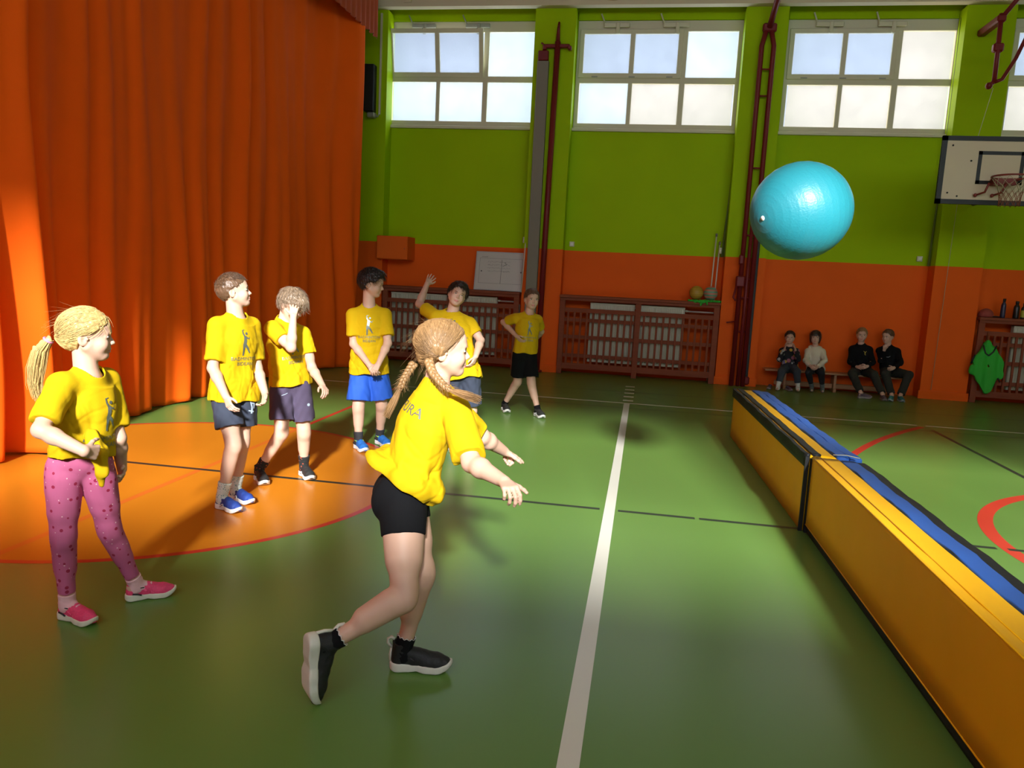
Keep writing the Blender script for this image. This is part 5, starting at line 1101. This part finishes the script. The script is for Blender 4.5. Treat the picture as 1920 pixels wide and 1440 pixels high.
def person(key, P):
    J = {k: A3(v) for k, v in POSE[key].items()}; P['q'] = P['H'] / 1.4
    up, cl, cf, hl, hf = body_frames(J)
    for s in 'RL': J[s + 'sh'] = J[s + 'sh'] - up * .013 + cl * (.009 if s == 'R' else -.009)
    base = (J['Ran'] + J['Lan']) / 2; root = empty('person', (base[0], base[1], 0), P['label'], 'person', P.get('group'))
    fr, o = make_body(P, J, root, SKIN, LIPS); hc = HAIR[P['hc']]
    if P.get('h', .004) < .0055: make_face(P, o, fr, root, P.get('brow') and HAIR[P['brow']] or hc, IR)
    else: make_face(P, o, fr, root, hc, IR)
    make_hair(P, o, fr, root, hc, HAIR[P['hc2']] if 'hc2' in P else None)
    shirt = make_shirt(P, J, root, P.get('top', YEL), o)
    if 'top' in P: shirt.name = P.get('topname', 'sweater')
    up, cl, cf, hl, hf = body_frames(J); T = np.linalg.norm(J['neck'] - J['pel'])
    so_ = make_shorts(P, J, root, P['short']['m'], P['short'].get('name', 'shorts'))
    if 'badge' in P:
        v, f = [], []
        for it in P['badge']:
            if it[0] == 'd': disc(v, f, *it[1:])
            else: stroke(v, f, it[1], [it[2]] * len(it[1]))
        lay_print(root, so_, 'shorts_print', v, f, J['pel'], hl, up, hf, mat('print_pale_blue', (.35, .42, .52), .6))
    for s in 'RL':
        ft, fu = foot_frame(P, J, s); an = J[s + 'an']; sc = P.get('shoe_sc' + s, P.get('shoe_sc', 1.0))
        org = an - fu * .085 - ft * .046 * sc
        if 'foot' + s not in P: org[2] = 0
        side_ = np.cross(fu, ft); M = Matrix(((ft[0], side_[0], fu[0], org[0]), (ft[1], side_[1], fu[1], org[1]), (ft[2], side_[2], fu[2], org[2]), (0, 0, 0, 1)))
        if P.get('shoe'): shoe(P['shoe'] if isinstance(P['shoe'], str) else P['shoe'][s], M, root, sc)
        if 'sock' in P: make_sock(P, J, s, root, P['sock'][0], P['sock'][1])
    if P.get('print', 'front') == 'front' and 'top' not in P:
        c = J['pel'] + up * (T - .185) + cl * P.get('px', -.0)
        v, f = badminton_figure(P.get('ps', 1.0)); lay_print(root, shirt, 'badminton_player_print', v, f, c + up * .02, -(-cl), up, cf, PRINT)
        for i, (tx, dy) in enumerate((('BADMINTON', -.095), ('BIDEAN', -.128))):
            if tx not in TEXTS: TEXTS[tx] = text_shapes(tx, .032)
            v, f = TEXTS[tx]; lay_print(root, shirt, 'lettering', v, f, c + up * dy, cl, up, cf, PRINT)
    if P.get('print') == 'back':
        v, f = text_shapes('FURA', .055); c = J['pel'] + up * (T - .125) - cl * .055; lay_print(root, shirt, 'lettering', v, f, c, -cl, up, -cf, PRINT)
    return root, J, shirt, fr, o

G1 = 'children in yellow T-shirts playing'
SH_NAVY = mat('shorts_navy', (.025, .032, .055), .85, bump=.1, bscale=300); SH_PURP = mat('shorts_grey_purple', (.062, .045, .085), .9, bump=.15, bscale=300, var=.15, vscale=200)
SH_BLUE = mat('shorts_blue', (.012, .085, .48), .8, bump=.08, bscale=300)
def sock_mat(n, a, b, sc):
    m = mat(n, a, .9); N = m.node_tree.nodes; L = m.node_tree.links; tc = N.new('ShaderNodeTexCoord'); v = N.new('ShaderNodeTexVoronoi'); v.inputs['Scale'].default_value = sc
    v.distance = 'MANHATTAN'; v.feature = 'DISTANCE_TO_EDGE'; v.feature = 'F1'; L.new(tc.outputs['Object'], v.inputs['Vector']); r = N.new('ShaderNodeMath'); r.operation = 'LESS_THAN'; r.inputs[1].default_value = .42; L.new(v.outputs['Distance'], r.inputs[0])
    mx = N.new('ShaderNodeMix'); mx.data_type = 'RGBA'; mx.inputs[6].default_value = (*a, 1); mx.inputs[7].default_value = (*b, 1); L.new(r.outputs[0], mx.inputs[0]); L.new(mx.outputs[2], N['Principled BSDF'].inputs['Base Color']); return m
def legging_mat():
    m = mat('leggings_pink', (.50, .105, .225), .8, bump=.1, bscale=300); N = m.node_tree.nodes; L = m.node_tree.links
    tc = N.new('ShaderNodeTexCoord'); prev = None
    for k, (sc, thr, col) in enumerate(((26, .13, (.30, .01, .05)), (38, .07, (.75, .45, .5)))):
        v = N.new('ShaderNodeTexVoronoi'); v.inputs['Scale'].default_value = sc; v.inputs['Randomness'].default_value = .8; L.new(tc.outputs['Object'], v.inputs['Vector'])
        r = N.new('ShaderNodeMath'); r.operation = 'LESS_THAN'; r.inputs[1].default_value = thr * 1.6; L.new(v.outputs['Distance'], r.inputs[0])
        mx = N.new('ShaderNodeMix'); mx.data_type = 'RGBA'; mx.inputs[6].default_value = (.50, .105, .225, 1); mx.inputs[7].default_value = (*col, 1); L.new(r.outputs[0], mx.inputs[0])
        if prev: L.new(prev, mx.inputs[6])
        prev = mx.outputs[2]
    L.new(prev, N['Principled BSDF'].inputs['Base Color']); return m

# ---------------------------------------------------------------- girl with the ponytail
r, J, sh, fr, o = person('pink', dict(H=1.38, hs=1.0, h=.0035, hf=(.80, .58, -.03), hu=(0, 0, 1), hair='ponytail', hc='blond', brow='dblond', gaze=.0, eye=.8,
    tail=[(-2.485, 2.84, 1.235), (-2.515, 2.83, 1.19), (-2.535, 2.83, 1.12), (-2.545, 2.83, 1.05), (-2.535, 2.83, .985)],
    handR=dict(n=(-.6, .75, -.2), t=(0, 0, 1), curl=(48, 62, 40)), handL=dict(curl=(25, 35, 25)), hem=.045, hemtilt=(.10, -.12, 0), flare=.93, fold=.0052, slv=.78, seed=4, slvtilt=(0, 0, -.3),
    short=dict(len=.9, long=.86, r=.0035, m=legging_mat(), name='leggings', fold=.0012, top=.14), shoe='pink', shoe_sc=.92, sock=(mat('sock_pink', (.72, .42, .44), .9), .035),
    label='girl with a blond ponytail and pink cherry leggings, leftmost of the players', ps=.85, px=.02))
F = Field((-2.30, 2.64, .60), (-2.02, 2.90, .92), .0035)
for a, b, r1, r2 in (((-2.215, 2.745, .86), (-2.165, 2.73, .79), .030, .034), ((-2.165, 2.73, .79), (-2.155, 2.725, .72), .034, .024), ((-2.155, 2.725, .72), (-2.165, 2.73, .665), .024, .008)): F.rc(a, b, r1, r2, .012)
F.noise(.004, waves(7, .03, .06, .25, 8)); V, Q = F.nets(); quad_mesh('shirt_knot', V, Q, YEL, None, r)

# ---------------------------------------------------------------- boys in the row
person('b1', dict(H=1.5, hs=1.0, h=.004, hf=(.86, .48, .20), hu=(-.2, 0, 1), hair='fade', hc='brown', hc2='fade', brow='dark', hem=-.06, flare=1.05, fold=.005, slv=.80, seed=7,
    badge=[('s', [(.075, -.05), (.085, -.10), (.08, -.14)], .006), ('s', [(.075, -.07), (.105, -.075), (.10, -.11)], .006), ('s', [(.06, -.12), (.10, -.13)], .004)], short=dict(len=.66, m=SH_NAVY, r=.020), shoe='blue', shoe_sc=1.0, sock=(sock_mat('sock_pale_teal', (.62, .66, .6), (.16, .33, .33), 70), .095), ns=1100,
    label='boy with buzzed sides looking up, navy shorts and blue shoes on the orange circle', group=None))
r, J, sh, fr, o = person('b2', dict(H=1.46, hs=1.02, h=.004, hf=(.84, -.10, -.52), hu=(.35, 0, 1), hair='fringe', hc='ash', brow='brown', hem=.0, flare=.98, fold=.0045, slv=.55, seed=12,
    handR=dict(n=(-.35, .9, -.2), t=(-.9, -.43, 0), curl=(18, 30, 22), spread=9, tc=5), handL=dict(n=(-.5, .1, -.7), t=(.2, -.9, .2), curl=(30, 35, 25)),
    badge=[('d', .105, -.155, .011), ('s', [(-.085, -.06), (-.06, -.055), (-.04, -.048)], .0022)], short=dict(len=.72, m=SH_PURP, r=.018), shoe='black', shoe_sc=1.02, sock=(sock_mat('sock_black', (.012, .012, .012), (.30, .06, .03), 45), .085),
    label='boy with one hand in his light brown fringe, head bowed, grey-purple shorts', px=.01))
person('b3', dict(H=1.55, hs=1.08, h=.0045, hf=(.95, .16, -.16), hu=(.1, 0, 1), hair='thick', hc='black', hem=-.06, flare=1.08, fold=.0035, slv=.72, seed=21, eye=.35,
    handR=dict(n=(-.1, .9, -.3), t=(.5, -.2, .6), curl=(20, 25, 20)), handL=dict(n=(0, .9, -.2), t=(-.3, -.4, .7), curl=(25, 35, 25)), slvr=.066,
    short=dict(len=.82, m=SH_BLUE, r=.026, flare=.018), shoe='lime', shoe_sc=1.08, sock=(mat('sock_dark', (.03, .03, .035), .9), .07), ps=1.05,
    label='black-haired boy in bright blue shorts with hands clasped in front'))
person('b4', dict(H=1.5, hs=.98, h=.005, hf=(.38, -.90, .10), hu=(.36, 0, .93), hair='tousled', hc='dark', hem=-.06, flare=1.0, fold=.0035, slv=.6, seed=31, eye=.6,
    handR=dict(n=(.3, -.8, 0), t=(.9, .2, .3), curl=(12, 15, 10), spread=11), handL=dict(n=(-.9, .2, 0), t=(.1, -1, 0), curl=(22, 25, 20), spread=8),
    short=dict(len=.8, m=SH_NAVY, r=.02), shoe='lime', shoe_sc=1.05, sock=(mat('sock_dark', (.03, .03, .035), .9), .05),
    label='dark-haired boy leaning back with one arm thrown up, half hidden behind the girl with braids'))
person('b5', dict(H=1.47, hs=1.06, h=.005, hf=(.42, -.90, -.02), hu=(.05, 0, 1), hair='crop', hc='brown', hem=.02, flare=.98, fold=.0035, slv=.6, seed=41,
    handR=dict(n=(.8, .3, 0), t=(0, -.3, .8), curl=(15, 20, 15)), handL=dict(), 
    short=dict(len=.80, m=BK, r=.016), shoe='grey', shoe_sc=1.08, sock=(BK, .045),
    label='brown-haired boy in black shorts walking with a hand on his hip, farthest of the players'))
# ---------------------------------------------------------------- girl with braids, throwing
r, J, sh, fr, o = person('front', dict(H=1.44, hs=.99, h=.0035, fat=1.2, glute=.045, hf=(.94, .34, 0), hu=(.02, 0, 1), hair='braids', hc='sand', brow='sand', gaze=0,
    braidR=[(-.795, 2.775, 1.275), (-.770, 2.760, 1.225), (-.735, 2.745, 1.195), (-.690, 2.715, 1.172), (-.575, 2.690, 1.150)],
    braidL=[(-.905, 2.955, 1.235), (-.925, 2.955, 1.200), (-.945, 2.95, 1.165), (-.955, 2.94, 1.125), (-1.005, 2.93, 1.015)],
    handR=dict(n=(.1, 0, -1), t=(.83, .52, 0), curl=(42, 42, 25), spread=5), handL=dict(n=(0, .1, -1), t=(.85, -.5, 0), curl=(55, 65, 40), point=0),
    shoe_scR=1.16, footR=((-.02, .02, -1), (.73, .68, 0)), hem=.06, hemtilt=(-.36, -.11, 0), flare=1.0, fold=.0055, slv=.86, slvr=.064, seed=52, print='back',
    shirt_extra=[((-1.00, 2.80, .845), (-.985, 2.96, .835), .050, .050, .04), ((-.86, 2.74, .80), (-.98, 2.80, .84), .045, .050, .04), ((-.82, 2.74, .78), (-.76, 2.80, .75), .050, .045, .04)],
    short=dict(len=.36, m=BK, r=.006, top=.12), shoe='sock', shoe_sc=1.05, sock=(BK, .055),
    label='girl with two braids stepping forward in tight black shorts, nearest the camera'))
for s in 'RL':
    kn, an = J[s + 'kn'], J[s + 'an']; ax = unit(kn - an); e1 = unit(np.cross(ax, (0, 1, .1))); e2 = np.cross(ax, e1); mb = MB(); n = 44
    mb.tube([tuple(an + ax * (.057 + .004 * math.sin(a * 11)) + (e1 * math.cos(a) + e2 * math.sin(a)) * (.0365 + .002 * math.cos(a * 11))) for a in np.linspace(0, 2 * math.pi, n + 1)[:-1]], .0016, 5, closed=True)
    mb.build('sock_trim', mat('sock_trim_white', (.7, .68, .66), .8), r)

# ---------------------------------------------------------------- children on the bench
JEANS = mat('trousers_grey', (.035, .042, .055), .9, bump=.1, bscale=200); DK = mat('trousers_black', (.01, .011, .014), .9, bump=.1, bscale=200); OLV = mat('trousers_olive', (.02, .02, .014), .9, bump=.1, bscale=200)
mp = mat('sweater_patterned', (.01, .01, .014), .85); N = mp.node_tree.nodes; L = mp.node_tree.links
tc = N.new('ShaderNodeTexCoord'); vo = N.new('ShaderNodeTexVoronoi'); vo.inputs['Scale'].default_value = 13; L.new(tc.outputs['Object'], vo.inputs['Vector'])
lt = N.new('ShaderNodeMath'); lt.operation = 'LESS_THAN'; lt.inputs[1].default_value = .42; L.new(vo.outputs['Distance'], lt.inputs[0])
cr = N.new('ShaderNodeValToRGB'); cr.color_ramp.interpolation = 'CONSTANT'
for p_, c_ in ((0, (.6, .35, .05, 1)), (.3, (.35, .36, .34, 1)), (.55, (.35, .10, .14, 1)), (.75, (.20, .14, .35, 1))):
    e = cr.color_ramp.elements.new(p_) if p_ else cr.color_ramp.elements[0]; e.color = c_
cr.color_ramp.elements[-1].color = (.5, .5, .4, 1)
L.new(vo.outputs['Color'], cr.inputs[0]); mx = N.new('ShaderNodeMix'); mx.data_type = 'RGBA'; mx.inputs[6].default_value = (.01, .01, .014, 1); L.new(lt.outputs[0], mx.inputs[0]); L.new(cr.outputs[0], mx.inputs[7]); L.new(mx.outputs[2], N['Principled BSDF'].inputs['Base Color'])
HOOD = mat('hoodie_cream', (.62, .56, .42), .9, bump=.1, bscale=200)
def sit(**k):
    d = dict(H=1.3, hs=.95, h=.006, hh=.005, ns=250, hu=(0, 0, 1), hf=(-.18, -.98, -.03), longs=True, fold=.004, hem=-.04, flare=1.0, slv=1)
    d.update(k); return d
person('k1', sit(hair='bunback', hc='dark', top=mp, topname='sweater', seed=61, handR=dict(n=(1, 0, 0), t=(0, -.5, .8), curl=(10, 15, 10)), handL=dict(n=(-1, 0, 0), t=(0, -.5, .8), curl=(10, 15, 10)),
    short=dict(len=1, long=.72, r=.012, m=JEANS, name='trousers'), sock=(mat('sock_white', (.6, .6, .52), .9), .07), label='child in a patterned black sweater with both hands at the cheeks'))
r, J, sh, fr, o = person('k2', sit(hair='bob', hc='dark', top=HOOD, topname='hoodie', seed=62, flare=1.05, short=dict(len=1, long=.8, r=.006, m=DK, name='trousers'), sock=(mat('sock_grey', (.12, .15, .14), .9), .08),
    handR=dict(n=(.5, .5, -.3), t=(0, -.3, .9)), handL=dict(n=(-.5, .5, -.3), t=(0, -.3, .9)), label='child with a dark bob in a cream hoodie, hands folded in the lap'))
mb = MB(); c = J['neck'] - A3((0, 0, .02)); mb.tube([tuple(c + A3((.085 * math.cos(a), .07 * math.sin(a) + .01, .018 * math.sin(a)))) for a in np.linspace(-.6, math.pi + .6, 14)], [.012] + [.026] * 12 + [.012], 10); mb.build('hood', HOOD, r)
r, J, sh, fr, o = person('k3', sit(H=1.4, hs=1.0, hair='crop', hc='sand', top=BK, topname='sweater', seed=63, short=dict(len=1, long=.9, r=.014, m=OLV, name='trousers'), shoe='mauve', shoe_sc=.95,
    handR=dict(n=(.5, .5, -.3), t=(0, -.3, .9)), handL=dict(n=(-.5, .5, -.3), t=(0, -.3, .9)), label='fair-haired child in a black sweater with a small yellow chest emblem'))
v, f = [], []; stroke(v, f, [(0, -.03), (.004, .0)], [.005, .007]); stroke(v, f, [(.004, 0), (-.018, .022)], [.005, .003]); stroke(v, f, [(.004, 0), (.024, .018)], [.005, .003]); stroke(v, f, [(0, -.03), (.012, -.045)], [.004, .003])
up, cl, cf, hl, hf = body_frames(J); lay_print(r, sh, 'emblem', v, f, J['pel'] + up * .29 + cl * .06, cl, up, cf, mat('emblem_yellow', (.40, .28, .04), .6))
r, J, sh, fr, o = person('k4', sit(H=1.4, hs=1.0, hair='crop', hc='brown', top=BK, topname='sweater', seed=64, hf=(-.72, -.68, -.1), short=dict(len=1, long=.92, r=.014, m=OLV, name='trousers'), shoe='teal', shoe_sc=.95,
    handR=dict(n=(0, .9, .3), t=(.9, 0, .2), curl=(45, 60, 40)), handL=dict(n=(-.5, .5, -.3), t=(0, -.3, .9)), label='brown-haired child in black, chin resting on a hand, rightmost on the bench'))
v, f = [], []; stroke(v, f, [(-.03, 0), (.0, -.006), (.028, .008)], [.003, .003, .002])
up, cl, cf, hl, hf = body_frames(J); lay_print(r, sh, 'emblem', v, f, J['pel'] + up * .24, cl, up, cf, mat('emblem_white', (.4, .4, .4), .6))
# shoes and slippers by the bench
lone_shoe('mauve', 2.12, 12.88, -1.9, .8, 'mauve slipper on the floor left of the patterned-sweater child')
lone_shoe('mauve', 2.36, 12.84, -1.2, .8, 'mauve slipper between the white-socked feet under the bench')
